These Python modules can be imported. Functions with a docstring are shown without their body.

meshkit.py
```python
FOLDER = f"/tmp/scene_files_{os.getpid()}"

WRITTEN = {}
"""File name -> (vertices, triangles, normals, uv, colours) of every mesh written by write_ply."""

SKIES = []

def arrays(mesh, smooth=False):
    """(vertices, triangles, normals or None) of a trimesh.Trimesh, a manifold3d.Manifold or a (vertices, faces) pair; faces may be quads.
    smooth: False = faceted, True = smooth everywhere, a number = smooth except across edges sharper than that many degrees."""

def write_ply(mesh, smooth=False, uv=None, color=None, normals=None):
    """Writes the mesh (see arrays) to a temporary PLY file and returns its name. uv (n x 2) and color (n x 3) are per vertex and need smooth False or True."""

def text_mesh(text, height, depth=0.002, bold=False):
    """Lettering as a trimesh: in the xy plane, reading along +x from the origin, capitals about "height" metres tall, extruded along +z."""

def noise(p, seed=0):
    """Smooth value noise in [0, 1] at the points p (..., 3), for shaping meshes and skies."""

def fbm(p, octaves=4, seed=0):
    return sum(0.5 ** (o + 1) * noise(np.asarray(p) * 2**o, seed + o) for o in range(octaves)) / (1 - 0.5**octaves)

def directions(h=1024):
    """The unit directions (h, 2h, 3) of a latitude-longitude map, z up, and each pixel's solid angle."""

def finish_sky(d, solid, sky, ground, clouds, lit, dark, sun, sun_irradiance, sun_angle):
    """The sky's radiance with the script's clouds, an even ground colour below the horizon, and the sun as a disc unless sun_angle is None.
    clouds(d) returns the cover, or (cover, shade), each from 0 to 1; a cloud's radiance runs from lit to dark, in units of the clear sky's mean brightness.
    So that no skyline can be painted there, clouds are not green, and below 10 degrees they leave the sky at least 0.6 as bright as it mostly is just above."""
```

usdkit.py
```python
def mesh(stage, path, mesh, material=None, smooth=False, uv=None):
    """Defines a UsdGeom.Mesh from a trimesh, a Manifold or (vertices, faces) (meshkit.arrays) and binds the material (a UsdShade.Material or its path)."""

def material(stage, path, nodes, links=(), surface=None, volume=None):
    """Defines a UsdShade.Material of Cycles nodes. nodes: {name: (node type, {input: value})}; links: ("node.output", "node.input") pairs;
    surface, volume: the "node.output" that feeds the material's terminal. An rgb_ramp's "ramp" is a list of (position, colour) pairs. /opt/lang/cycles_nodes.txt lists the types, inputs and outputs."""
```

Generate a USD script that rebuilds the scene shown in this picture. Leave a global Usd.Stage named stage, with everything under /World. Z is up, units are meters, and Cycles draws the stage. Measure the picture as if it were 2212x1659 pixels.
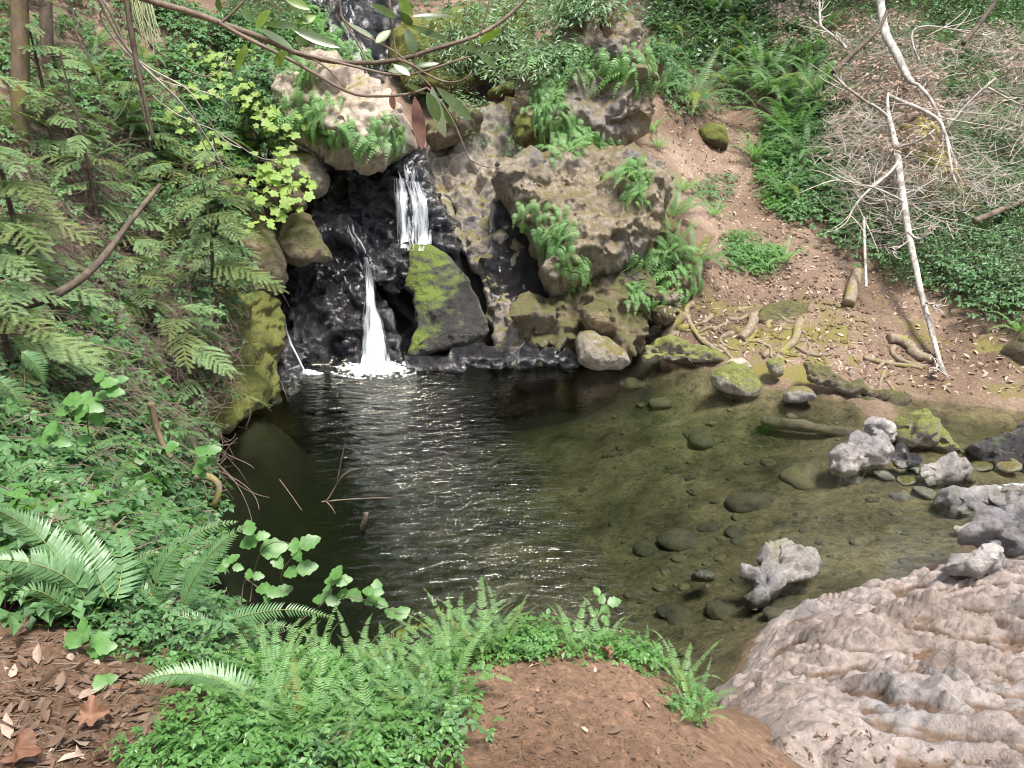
import math, random
import numpy as np, trimesh, meshkit, usdkit
from scipy.interpolate import RBFInterpolator
from scipy.ndimage import gaussian_filter, map_coordinates
from scipy.spatial import cKDTree, Delaunay
from shapely.geometry import Polygon, Point, LineString
from shapely import contains_xy, distance as shp_distance, points as shp_points
from pxr import Usd, UsdGeom, UsdLux, UsdShade, Sdf, Gf, Vt

stage = Usd.Stage.CreateInMemory()
UsdGeom.SetStageUpAxis(stage, 'Z'); UsdGeom.SetStageMetersPerUnit(stage, 1.0)
UsdGeom.Xform.Define(stage, '/World'); UsdGeom.Scope.Define(stage, '/World/Looks')

# ---------------------------------------------------------------- camera, sky, sun, exposure
EYE = np.array([0.0, 0.0, 3.5]); PITCH = math.radians(20.0); HFOV = math.radians(65.5)
EXPOSURE = 2.8
SKY_STRENGTH = 0.09
SUN_INTENSITY, SUN_ANGLE, SUN_COLOR = 0.40, 15.0, (1.0, 0.95, 0.86)
SUN_ELEV, SUN_AZ = math.radians(68.0), math.radians(150.0)      # azimuth clockwise from +y, direction towards the sun
TX = math.tan(HFOV / 2); TY = TX * 0.75
cam = UsdGeom.Camera.Define(stage, '/World/camera')
cam.CreateHorizontalApertureAttr(36.0); cam.CreateVerticalApertureAttr(27.0); cam.CreateFocalLengthAttr(18.0 / TX)
cam.CreateClippingRangeAttr(Gf.Vec2f(0.05, 1000)); cam.CreateExposureAttr(EXPOSURE)
cam.AddTranslateOp().Set(Gf.Vec3d(*EYE)); cam.AddRotateXOp().Set(90.0 - math.degrees(PITCH))

def mat(name, nodes, links, surface='p.BSDF', volume=None):
    return usdkit.material(stage, '/World/Looks/' + name, nodes, links, surface=surface, volume=volume)

dome = UsdLux.DomeLight.Define(stage, '/World/sky')
sky_mat = usdkit.material(stage, '/World/Looks/sky_look', {
    's': ('sky_texture', {'sky_type': 'single_scattering', 'sun_disc': False, 'sun_elevation': SUN_ELEV, 'sun_rotation': SUN_AZ}),
    # broken bright cloud over the whole sky
    'tc': ('texture_coordinate', {}), 'mp': ('mapping', {'scale': (1, 1, 2.2)}), 'n': ('noise_texture', {'scale': 2.4, 'detail': 6, 'roughness': .58}), 'r': ('map_range', {'from_min': .40, 'from_max': .62, 'clamp': True}), 'mx': ('mix_color', {'b': (5.2, 5.2, 5.3)}),
    'b': ('background_shader', {'strength': SKY_STRENGTH})}, [('tc.generated', 'mp.vector'), ('mp.vector', 'n.vector'), ('n.fac', 'r.value'), ('r.result', 'mx.fac'), ('s.color', 'mx.a'), ('mx.result', 'b.color')], surface='b.background')
UsdShade.MaterialBindingAPI.Apply(dome.GetPrim()).Bind(sky_mat)
dome.GetPrim().SetCustomDataByKey('kind', 'structure')
sun = UsdLux.DistantLight.Define(stage, '/World/sun')
sun.CreateIntensityAttr(SUN_INTENSITY); sun.CreateAngleAttr(SUN_ANGLE); sun.CreateNormalizeAttr(True); sun.CreateColorAttr(Gf.Vec3f(*SUN_COLOR))
sun.AddRotateZOp().Set(-math.degrees(SUN_AZ)); sun.AddRotateXOp().Set(-(90.0 - math.degrees(SUN_ELEV)))

# ---------------------------------------------------------------- picture helpers: a pixel of a 2212 x 1659 picture gives a line of sight
FW = np.array([0, math.cos(PITCH), -math.sin(PITCH)]); UP = np.array([0, math.sin(PITCH), math.cos(PITCH)]); RT = np.array([1.0, 0, 0])
def rays(px, py):
    a = (np.asarray(px, float) - 1106) / 1106 * TX; b = (829.5 - np.asarray(py, float)) / 829.5 * TY
    return a[..., None] * RT + b[..., None] * UP + FW
def at_z(px, py, z=0.0):
    d = rays(px, py); return EYE + d * ((z - EYE[2]) / d[..., 2])[..., None]
def at_y(px, py, y):
    d = rays(px, py); return EYE + d * (y / d[..., 1])[..., None]
def T1(p): p = np.asarray(p, float); return np.c_[495.5 + p[:, 0] * .224, 141.6 + p[:, 1] * .224]
def T2(p): p = np.asarray(p, float); return np.c_[566.3 + p[:, 0] * .224, 460.1 + p[:, 1] * .224]
def T3(p): p = np.asarray(p, float); return np.c_[1026.4 + p[:, 0] * .256, 300.8 + p[:, 1] * .256]
def T4(p): p = np.asarray(p, float); return np.c_[1362.6 + p[:, 0] * .224, 584 + p[:, 1] * .224]
def TB(p): p = np.asarray(p, float); return np.c_[734.4 + p[:, 0] * .336, p[:, 1] * .336]
def F(p): return np.asarray(p, float)

# ---------------------------------------------------------------- scene helpers
_used = {}
def numbered(parent, name):
    k = parent + '/' + name; n = _used.get(k, 0); _used[k] = n + 1
    return name if n == 0 else '%s_%03d' % (name, n)
def obj(name, mesh, m, parent=None, smooth=True, uv=None):
    base = '/World' if parent is None else str(parent.GetPath())
    return usdkit.mesh(stage, base + '/' + numbered(base, name), mesh, m, smooth, uv).GetPrim()
def tag(o, label=None, cat=None, group=None, kind=None):
    for k, v in (('label', label), ('category', cat), ('group', group), ('kind', kind)):
        if v: o.SetCustomDataByKey(k, v)
    return o
def place(x, pos, rot=None, scale=None):
    m = np.eye(4)
    if rot is not None: m[:3, :3] = rot
    if scale is not None: m[:3, :3] = m[:3, :3] @ (np.eye(3) * scale if np.ndim(scale) == 0 else np.diag(scale))
    m[:3, 3] = pos
    UsdGeom.Xformable(x).AddTransformOp().Set(Gf.Matrix4d(*m.T.ravel().tolist()))
def thing(name, label, cat, pos=(0, 0, 0), rot=None, scale=None, group=None):
    x = UsdGeom.Xform.Define(stage, '/World/' + numbered('/World', name)).GetPrim()
    place(x, pos, rot, scale); return tag(x, label, cat, group)
stage.CreateClassPrim('/World/kinds')
def proto(name):
    p = stage.DefinePrim('/World/kinds/' + name, 'Xform'); return p
def copy_of(p, name, label, cat, pos, rot=None, scale=None, group=None):
    x = thing(name, label, cat, pos, rot, scale, group)
    x.GetReferences().AddInternalReference(p.GetPath()); x.SetInstanceable(True)
    return x
def rz(a): c, s = math.cos(a), math.sin(a); return np.array([[c, -s, 0], [s, c, 0], [0, 0, 1.0]])
def rx(a): c, s = math.cos(a), math.sin(a); return np.array([[1.0, 0, 0], [0, c, -s], [0, s, c]])
def ry(a): c, s = math.cos(a), math.sin(a); return np.array([[c, 0, s], [0, 1.0, 0], [-s, 0, c]])
def frame_z(n, spin=0.0):
    """a rotation whose z axis is n"""
    n = np.asarray(n, float); n = n / np.linalg.norm(n)
    a = np.cross([0, 0, 1.0], n); s = np.linalg.norm(a)
    if s < 1e-6: R = np.eye(3) if n[2] > 0 else np.diag([1.0, -1, -1])
    else:
        a /= s; K = np.array([[0, -a[2], a[1]], [a[2], 0, -a[0]], [-a[1], a[0], 0]]); R = np.eye(3) + s * K + (1 - n[2]) * K @ K
    return R @ rz(spin)
def instancer(name, protos, pos, rots, scales, idx, label, cat, kind='stuff'):
    pi = UsdGeom.PointInstancer.Define(stage, '/World/' + numbered('/World', name))
    rel = pi.CreatePrototypesRel()
    for p in protos:
        x = UsdGeom.Xform.Define(stage, str(pi.GetPath()) + '/' + p.GetName()).GetPrim(); x.GetReferences().AddInternalReference(p.GetPath()); rel.AddTarget(x.GetPath())
    pi.CreatePositionsAttr(Vt.Vec3fArray.FromNumpy(np.asarray(pos, np.float32)))
    q = [trimesh.transformations.quaternion_from_matrix(R) for R in rots]
    pi.CreateOrientationsAttr(Vt.QuathArray([Gf.Quath(float(a), float(b), float(c), float(d)) for a, b, c, d in q]))
    pi.CreateScalesAttr(Vt.Vec3fArray.FromNumpy(np.repeat(np.asarray(scales, np.float32)[:, None], 3, 1)))
    pi.CreateProtoIndicesAttr(Vt.IntArray.FromNumpy(np.asarray(idx, np.int32)))
    return tag(pi.GetPrim(), label, cat, kind=kind)

# ---------------------------------------------------------------- noise for shapes
fbm, noise = meshkit.fbm, meshkit.noise
def sfbm(p, scale, octaves=4, seed=0): return fbm(np.asarray(p) / scale + 31.7 + seed * 7.3, octaves, seed) * 2 - 1
def facets(p, cell, seed=0, sharp=9.0):
    """a chipped, ledged height field: every cell has its own tilted face; about -0.5 to 0.5 (times cell)"""
    r = np.random.RandomState(seed + 11)
    lo, hi = p.min(0) - cell, p.max(0) + cell
    n = int(max(12, min(6000, np.prod((hi - lo) / cell))))
    c = lo + r.rand(n, 3) * (hi - lo); g = r.randn(n, 3) * 0.55; h = r.rand(n) - 0.5
    k = min(4, n); d, i = cKDTree(c).query(p, k=k)
    w = np.exp(-sharp * (d - d[:, :1]) / cell); w /= w.sum(1, keepdims=True)
    v = h[i] * 0.6 + np.einsum('nkj,nkj->nk', p[:, None] - c[i], g[i]) / cell
    return (w * v).sum(1)
def lumps(p, cell, seed=0):
    """rounded knobs: 1 at a knob's middle, 0 in the joints between them"""
    r = np.random.RandomState(seed + 5)
    lo, hi = p.min(0) - cell, p.max(0) + cell
    n = int(max(12, min(9000, np.prod((hi - lo) / cell))))
    d, _ = cKDTree(lo + r.rand(n, 3) * (hi - lo)).query(p, k=2)
    return np.clip((d[:, 1] - d[:, 0]) / cell * 1.6, 0, 1) ** 0.5
def tube_mesh(pts, radii, sides=6, cap=True):
    p = np.asarray(pts, float); t = np.gradient(p, axis=0); t /= np.linalg.norm(t, axis=1, keepdims=True) + 1e-9
    ref = np.array([0, 0, 1.0]) if abs(t[:, 2]).mean() < .8 else np.array([1.0, 0, 0])
    a = np.cross(t, ref); a /= np.linalg.norm(a, axis=1, keepdims=True) + 1e-9; b = np.cross(t, a)
    an = np.arange(sides) * 2 * np.pi / sides; rr = np.broadcast_to(radii, (len(p),))
    v = p[:, None] + rr[:, None, None] * (np.cos(an)[None, :, None] * a[:, None] + np.sin(an)[None, :, None] * b[:, None])
    i, j = np.meshgrid(np.arange(len(p) - 1), np.arange(sides), indexing='ij'); j2 = (j + 1) % sides
    q = np.stack([i * sides + j, (i + 1) * sides + j, (i + 1) * sides + j2, i * sides + j2], -1).reshape(-1, 4)
    f = np.vstack([q[:, [0, 1, 2]], q[:, [0, 2, 3]]]); v = v.reshape(-1, 3)
    if cap:
        n = len(v); v = np.vstack([v, p[:1], p[-1:]]); j = np.arange(sides); j2 = (j + 1) % sides; e = (len(p) - 1) * sides
        f = np.vstack([f, np.c_[np.full(sides, n), j, j2], np.c_[np.full(sides, n + 1), e + j2, e + j]])
    return v, f
def join(parts):
    vs, fs, n = [], [], 0
    for v, f in parts:
        vs.append(v); fs.append(np.asarray(f) + n); n += len(v)
    return np.vstack(vs), np.vstack(fs)
def curve(pts, n):
    """a smooth line through the points"""
    p = np.asarray(pts, float)
    if len(p) == 2: return p[0] + (p[1] - p[0]) * np.linspace(0, 1, n)[:, None]
    from scipy.interpolate import make_interp_spline
    s = np.r_[0, np.cumsum(np.linalg.norm(np.diff(p, axis=0), axis=1))]
    return make_interp_spline(s, p, k=min(3, len(p) - 1))(np.linspace(0, s[-1], n))
# ---------------------------------------------------------------- looks
def rock_mat(name, dry, dark, moss, moss_amt, moss_lo, rough, bump=0.35, spec=0.4, grey=None, grey_amt=0.0, wet_z=None, fine=1.0, seed=0.0, moss_x=None, bdist=.05, coat=0.0, hollow=None):
    """rock: two mineral tones, patches of grey lichen, moss where the face looks up and where it grows, dark wet foot below wet_z"""
    n = {'g': ('geometry', {}), 'n1': ('noise_texture', {'scale': 1.7, 'detail': 8, 'roughness': .65}), 'n2': ('noise_texture', {'scale': 14 * fine, 'detail': 8, 'roughness': .7}),
         'v': ('voronoi_texture', {'scale': 7.0 * fine, 'feature': 'f1', 'detail': 3, 'roughness': .6}), 'off': ('vector_math', {'math_type': 'add', 'vector2': (seed, seed * 1.7, -seed)}),
         'wob': ('noise_texture', {'scale': 4 * fine, 'detail': 4}), 'wv': ('mix_vector', {'fac': .12, 'use_clamp': True}),
         'r1': ('rgb_ramp', {'ramp': [(.3, dark), (.5, tuple(.5 * (a + b) for a, b in zip(dry, dark))), (.68, dry)]}),
         'r2': ('rgb_ramp', {'ramp': [(.28, (.28, .27, .26)), (.46, (.9, .9, .9)), (.56, (1.05, 1.05, 1.05)), (.74, (1.6, 1.58, 1.55))]}),
         'mul': ('mix_color', {'blend_type': 'multiply', 'fac': .95}),
         'sx': ('separate_xyz', {}), 'ma': ('math', {'math_type': 'multiply_add', 'value2': .35, 'value3': moss_amt - .35}), 'mb': ('math', {'math_type': 'add'}),
         'n3': ('noise_texture', {'scale': 2.6, 'detail': 9, 'roughness': .72}), 'mr': ('map_range', {'from_min': moss_lo, 'from_max': moss_lo + .20, 'clamp': True}),
         'n4': ('noise_texture', {'scale': 60 * fine, 'detail': 4, 'roughness': .7}), 'mc': ('rgb_ramp', {'ramp': [(.3, tuple(x * .45 for x in moss)), (.55, moss), (.75, tuple(min(1, x * 1.5) for x in moss))]}),
         'mm': ('mix_color', {'blend_type': 'mix'}),
         'hb': ('math', {'math_type': 'multiply_add', 'value2': .5}), 'hb2': ('math', {'math_type': 'multiply_add', 'value2': .55}),
         'b': ('bump', {'strength': bump, 'distance': bdist}), 'p': ('principled_bsdf', {'specular_ior_level': spec, 'coat_weight': coat, 'coat_roughness': .08, 'coat_ior': 1.7}),
         'rr': ('map_range', {'from_min': 0, 'from_max': 1, 'to_min': rough, 'to_max': .95})}
    l = [('g.position', 'off.vector1'), ('off.vector', 'n1.vector'), ('off.vector', 'n2.vector'), ('off.vector', 'wob.vector'), ('off.vector', 'wv.a'), ('wob.color', 'wv.b'), ('wv.result', 'v.vector'), ('off.vector', 'n3.vector'), ('off.vector', 'n4.vector'),
         ('n1.fac', 'r1.fac'), ('n2.fac', 'r2.fac'), ('r2.color', 'mul.b'), ('g.normal', 'sx.vector'), ('sx.z', 'ma.value1'), ('ma.value', 'mb.value1'), ('n3.fac', 'mb.value2'), ('mb.value', 'mr.value'),
         ('n4.fac', 'mc.fac'), ('mr.result', 'mm.fac'), ('mul.result', 'mm.a'), ('mc.color', 'mm.b'),
         ('n2.fac', 'hb.value1'), ('v.distance', 'hb2.value1'), ('hb2.value', 'hb.value3'), ('n4.fac', 'hb2.value3'), ('hb.value', 'b.height'), ('b.normal', 'p.normal'), ('b.normal', 'p.coat_normal'), ('mr.result', 'rr.value'), ('rr.result', 'p.roughness')]
    if moss_x is not None:     # moss thins out to the right
        n |= {'spx': ('separate_xyz', {}), 'mxr': ('map_range', {'from_min': moss_x[0], 'from_max': moss_x[1], 'to_min': .08, 'to_max': -.42, 'clamp': True}), 'mxa': ('math', {'math_type': 'add'})}
        l.remove(('mb.value', 'mr.value')); l += [('g.position', 'spx.vector'), ('spx.x', 'mxr.value'), ('mb.value', 'mxa.value1'), ('mxr.result', 'mxa.value2'), ('mxa.value', 'mr.value')]
    last = 'r1.color'
    if grey is not None:
        n |= {'n5': ('noise_texture', {'scale': 1.1, 'detail': 7, 'roughness': .6}), 'gr': ('map_range', {'from_min': .62 - grey_amt * .25, 'from_max': .80 - grey_amt * .25, 'clamp': True}), 'gm': ('mix_color', {'b': grey}), 'off2': ('vector_math', {'math_type': 'add', 'vector2': (9.1, 3.3, 5.7)})}
        l += [('off.vector', 'off2.vector1'), ('off2.vector', 'n5.vector'), ('n5.fac', 'gr.value'), ('gr.result', 'gm.fac'), (last, 'gm.a')]; last = 'gm.result'
    l.append((last, 'mul.a'))
    if hollow is not None:     # earth gathers in the hollows of the relief
        n |= {'ha': ('attribute', {'attribute': 'hollow'}), 'hn': ('math', {'math_type': 'multiply_add', 'value2': .5}), 'hr': ('map_range', {'from_min': .62, 'from_max': .92, 'clamp': True}), 'hm': ('mix_color', {'b': hollow})}
        l += [('n2.fac', 'hn.value1'), ('ha.fac', 'hn.value3'), ('hn.value', 'hr.value'), ('hr.result', 'hm.fac'), (last, 'hm.a')]; l.remove((last, 'mul.a')); l.append(('hm.result', 'mul.a'))
    if wet_z is not None:      # rock soaked by the pool's splash: darker and glossier below a ragged line
        n |= {'sp': ('separate_xyz', {}), 'wz': ('math', {'math_type': 'multiply_add', 'value2': .5}), 'wr': ('map_range', {'from_min': wet_z + .25 + .08, 'from_max': wet_z + .25 - .06, 'clamp': True}), 'wc': ('mix_color', {'blend_type': 'multiply', 'b': (.30, .29, .31)}),
              'rw': ('mix_float', {'b': .22})}
        l += [('g.position', 'sp.vector'), ('n3.fac', 'wz.value1'), ('sp.z', 'wz.value3'), ('wz.value', 'wr.value'), ('wr.result', 'wc.fac'), ('mm.result', 'wc.a'), ('wc.result', 'p.base_color'), ('wr.result', 'rw.fac'), ('rr.result', 'rw.a'), ('rw.result', 'p.roughness')]
        l.remove(('rr.result', 'p.roughness'))
    else: l.append(('mm.result', 'p.base_color'))
    return mat(name, n, l)
M = {}
M['tan'] = rock_mat('dry_tan_rock', (.50, .42, .32), (.26, .215, .15), (.21, .17, .08), .33, .62, .85, bump=.9, grey=(.25, .23, .235), grey_amt=.45, wet_z=.05, bdist=.09)
M['pale'] = rock_mat('pale_pink_rock', (.50, .415, .345), (.27, .22, .17), (.17, .145, .05), .26, .62, .85, bump=.6, grey=(.33, .30, .30), grey_amt=.3)
M['olive'] = rock_mat('mossy_brown_rock', (.36, .28, .18), (.14, .115, .075), (.14, .135, .05), .41, .58, .9, bump=.9, grey=(.19, .175, .165), grey_amt=.5, wet_z=.0, bdist=.09)
M['grey'] = rock_mat('grey_stream_rock', (.45, .39, .325), (.19, .165, .135), (.17, .145, .045), .34, .62, .7, bump=.8, grey=(.23, .215, .215), grey_amt=.5, bdist=.08)
M['wet'] = rock_mat('black_wet_rock', (.034, .030, .033), (.007, .006, .007), (.05, .055, .015), .12, .72, .13, bump=1.0, spec=1.2, fine=.62, bdist=.22, coat=1.0)
M['slab'] = rock_mat('wet_mossy_slab', (.09, .082, .075), (.025, .023, .022), (.135, .185, .024), .54, .60, .22, bump=.9, spec=.6, grey=(.07, .065, .075), grey_amt=.5, moss_x=(-1.5, -.5), bdist=.08)
M['mosswall'] = rock_mat('deep_moss_rock', (.16, .12, .06), (.07, .055, .025), (.135, .145, .03), .62, .55, .95, bump=.9)
M['splash'] = rock_mat('grey_splashed_rock', (.58, .53, .50), (.20, .18, .17), (.17, .16, .05), .2, .66, .5, bump=.9, grey=(.19, .18, .195), grey_amt=.6, wet_z=-.12, fine=1.6)
M['bright'] = rock_mat('bright_moss_rock', (.36, .32, .27), (.15, .13, .10), (.18, .195, .055), .50, .60, .85, bump=.9, grey=(.30, .28, .27), grey_amt=.5, wet_z=-.08)

def soil_mat(name):
    n = {'g': ('geometry', {}), 'n1': ('noise_texture', {'scale': .55, 'detail': 6, 'roughness': .62}), 'n2': ('noise_texture', {'scale': 30, 'detail': 9, 'roughness': .78}), 'n3': ('noise_texture', {'scale': 90, 'detail': 3}),
         'v': ('voronoi_texture', {'scale': 46, 'feature': 'f1', 'randomness': 1}), 'sp': ('separate_xyz', {}),
         'r1': ('rgb_ramp', {'ramp': [(.30, (.062, .043, .030)), (.46, (.13, .090, .065)), (.61, (.21, .150, .115)), (.78, (.31, .235, .19))]}),
         'r2': ('rgb_ramp', {'ramp': [(.28, (.35, .32, .30)), (.5, (.95, .95, .95)), (.72, (1.5, 1.45, 1.4))]}),
         'mul': ('mix_color', {'blend_type': 'multiply', 'fac': .7}),
         'wn': ('rgb_ramp', {'ramp': [(0, (.6, .55, .5)), (.5, (.95, .95, .95)), (.80, (1.1, 1.08, 1.05)), (.86, (1.9, 1.8, 1.7)), (1, (2.4, 2.25, 2.1))]}), 'mul2': ('mix_color', {'blend_type': 'multiply', 'fac': .25}), 'sv': ('separate_color', {}),
         # pool bed: silt, stones, algae; left side painted dark for depth and dark reflection
         'bz': ('map_range', {'from_min': .06, 'from_max': -.03, 'clamp': True}), 'nb': ('noise_texture', {'scale': 1.3, 'detail': 8, 'roughness': .7}),
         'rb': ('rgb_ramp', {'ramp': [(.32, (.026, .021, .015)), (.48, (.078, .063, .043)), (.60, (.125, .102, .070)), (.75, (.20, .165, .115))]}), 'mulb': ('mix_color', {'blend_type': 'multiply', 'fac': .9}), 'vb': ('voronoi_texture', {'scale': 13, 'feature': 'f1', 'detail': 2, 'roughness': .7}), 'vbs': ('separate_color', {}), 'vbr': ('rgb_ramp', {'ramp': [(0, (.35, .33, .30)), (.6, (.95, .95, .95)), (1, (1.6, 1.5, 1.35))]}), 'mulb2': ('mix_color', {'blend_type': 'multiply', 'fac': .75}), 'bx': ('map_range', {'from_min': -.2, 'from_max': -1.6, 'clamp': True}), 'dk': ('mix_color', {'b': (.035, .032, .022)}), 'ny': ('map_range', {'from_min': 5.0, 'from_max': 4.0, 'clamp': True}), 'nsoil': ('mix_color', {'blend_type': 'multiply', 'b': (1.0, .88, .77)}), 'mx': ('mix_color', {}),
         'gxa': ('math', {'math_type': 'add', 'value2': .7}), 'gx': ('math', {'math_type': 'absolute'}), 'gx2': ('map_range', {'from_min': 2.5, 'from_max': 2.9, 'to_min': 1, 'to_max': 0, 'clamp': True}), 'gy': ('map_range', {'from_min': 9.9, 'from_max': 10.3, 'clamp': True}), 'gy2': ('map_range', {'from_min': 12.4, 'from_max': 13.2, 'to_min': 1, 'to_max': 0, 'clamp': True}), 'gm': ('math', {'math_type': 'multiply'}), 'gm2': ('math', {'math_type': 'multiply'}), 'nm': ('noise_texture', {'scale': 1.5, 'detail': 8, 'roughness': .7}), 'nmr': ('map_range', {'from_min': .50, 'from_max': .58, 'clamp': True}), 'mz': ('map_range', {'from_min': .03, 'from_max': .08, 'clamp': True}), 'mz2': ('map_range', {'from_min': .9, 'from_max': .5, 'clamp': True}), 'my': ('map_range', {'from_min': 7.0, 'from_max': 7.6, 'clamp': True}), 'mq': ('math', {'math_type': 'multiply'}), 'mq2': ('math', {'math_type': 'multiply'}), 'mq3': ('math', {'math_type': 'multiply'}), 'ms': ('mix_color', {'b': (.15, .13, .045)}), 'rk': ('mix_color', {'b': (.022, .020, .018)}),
         'hh': ('math', {'math_type': 'multiply_add', 'value2': 1.0, 'value3': 0}), 'b': ('bump', {'strength': .9, 'distance': .035}), 'p': ('principled_bsdf', {'roughness': .95, 'specular_ior_level': .15})}
    l = [('g.position', k + '.vector') for k in ('n1', 'n2', 'n3', 'v', 'sp', 'nb')] + [('n1.fac', 'r1.fac'), ('n2.fac', 'r2.fac'), ('r1.color', 'mul.a'), ('r2.color', 'mul.b'), ('v.color', 'sv.color'), ('sv.r', 'wn.fac'), ('mul.result', 'mul2.a'), ('wn.color', 'mul2.b'),
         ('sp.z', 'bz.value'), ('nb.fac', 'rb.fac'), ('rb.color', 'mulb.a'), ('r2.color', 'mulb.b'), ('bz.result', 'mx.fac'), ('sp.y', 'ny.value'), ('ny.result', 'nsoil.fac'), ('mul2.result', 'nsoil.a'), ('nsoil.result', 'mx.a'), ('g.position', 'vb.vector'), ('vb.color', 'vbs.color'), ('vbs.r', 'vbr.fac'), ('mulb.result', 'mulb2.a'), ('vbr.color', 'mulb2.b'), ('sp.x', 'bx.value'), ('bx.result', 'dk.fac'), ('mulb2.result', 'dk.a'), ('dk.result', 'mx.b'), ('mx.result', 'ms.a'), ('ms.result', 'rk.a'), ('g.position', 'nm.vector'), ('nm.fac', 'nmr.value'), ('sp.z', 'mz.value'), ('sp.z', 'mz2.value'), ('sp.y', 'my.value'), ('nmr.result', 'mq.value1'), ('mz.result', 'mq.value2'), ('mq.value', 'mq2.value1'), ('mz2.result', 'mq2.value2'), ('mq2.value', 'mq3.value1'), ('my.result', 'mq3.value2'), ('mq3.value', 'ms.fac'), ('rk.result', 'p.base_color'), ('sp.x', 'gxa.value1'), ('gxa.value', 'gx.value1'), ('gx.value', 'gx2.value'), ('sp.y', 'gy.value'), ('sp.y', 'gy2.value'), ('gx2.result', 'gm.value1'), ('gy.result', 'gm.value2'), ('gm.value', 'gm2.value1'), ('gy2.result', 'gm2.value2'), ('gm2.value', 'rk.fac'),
         ('n2.fac', 'hh.value1'), ('hh.value', 'b.height'), ('b.normal', 'p.normal')]
    return mat(name, n, l)
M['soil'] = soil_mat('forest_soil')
M['shelf'] = rock_mat('pink_shelf_rock', (.275, .228, .205), (.15, .117, .098), (.30, .24, .17), .10, .80, .8, bump=.5, bdist=.05, fine=1.8, hollow=(.115, .075, .052), grey=(.20, .187, .187), grey_amt=.35, wet_z=-.06)
M['stone'] = rock_mat('drowned_stone', (.12, .095, .062), (.05, .04, .026), (.10, .085, .04), .2, .6, .9)
M['stonedark'] = rock_mat('dark_drowned_stone', (.075, .06, .042), (.03, .024, .017), (.06, .05, .025), .15, .7, .9)
# ---------------------------------------------------------------- the ground: one sheet over pool bed, banks and hills
CP = []
def cz(z, *pp):
    for a, b in pp: CP.append(at_z(a, b, z))
def cy(y, *pp):
    for a, b in pp: CP.append(at_y(a, b, y))
def cw(*pp):
    for p in pp: CP.append(np.array(p, float))
# shore of the pool
cz(0, (590, 860), (560, 885), (500, 925), (455, 965), (440, 1050), (430, 1150), (425, 1230))
cw((-2.15, 4.75, 0), (-1.7, 4.15, 0), (-1.3, 3.95, 0))
cz(.85, (390, 1250)); cz(1.0, (425, 1330)); cz(1.1, (480, 1400)); cz(1.2, (560, 1445), (650, 1475), (800, 1475)); cz(-1.1, (560, 930), (525, 960), (500, 1020), (480, 1090), (475, 1160), (480, 1240), (530, 1300)); cw((-2.6, 9.2, -1.2), (-1.5, 4.6, -.7), (-2.65, 8.4, -1.2), (-2.6, 7.6, -1.2), (-2.45, 6.8, -1.15), (-2.2, 6.0, -1.0), (-2.85, 8.9, -.8))
cz(0, (1420, 772), (1500, 792), (1600, 850), (1700, 855), (1770, 850), (1870, 885), (1960, 905), (2060, 950))
cz(.03, (1620, 1440), (1660, 1330), (1790, 1300), (1950, 1272), (2110, 1215), (2160, 1150))
cw((-.7, 3.9, 0), (0, 3.75, 0), (.7, 3.75, 0), (1.15, 3.8, 0))
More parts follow.
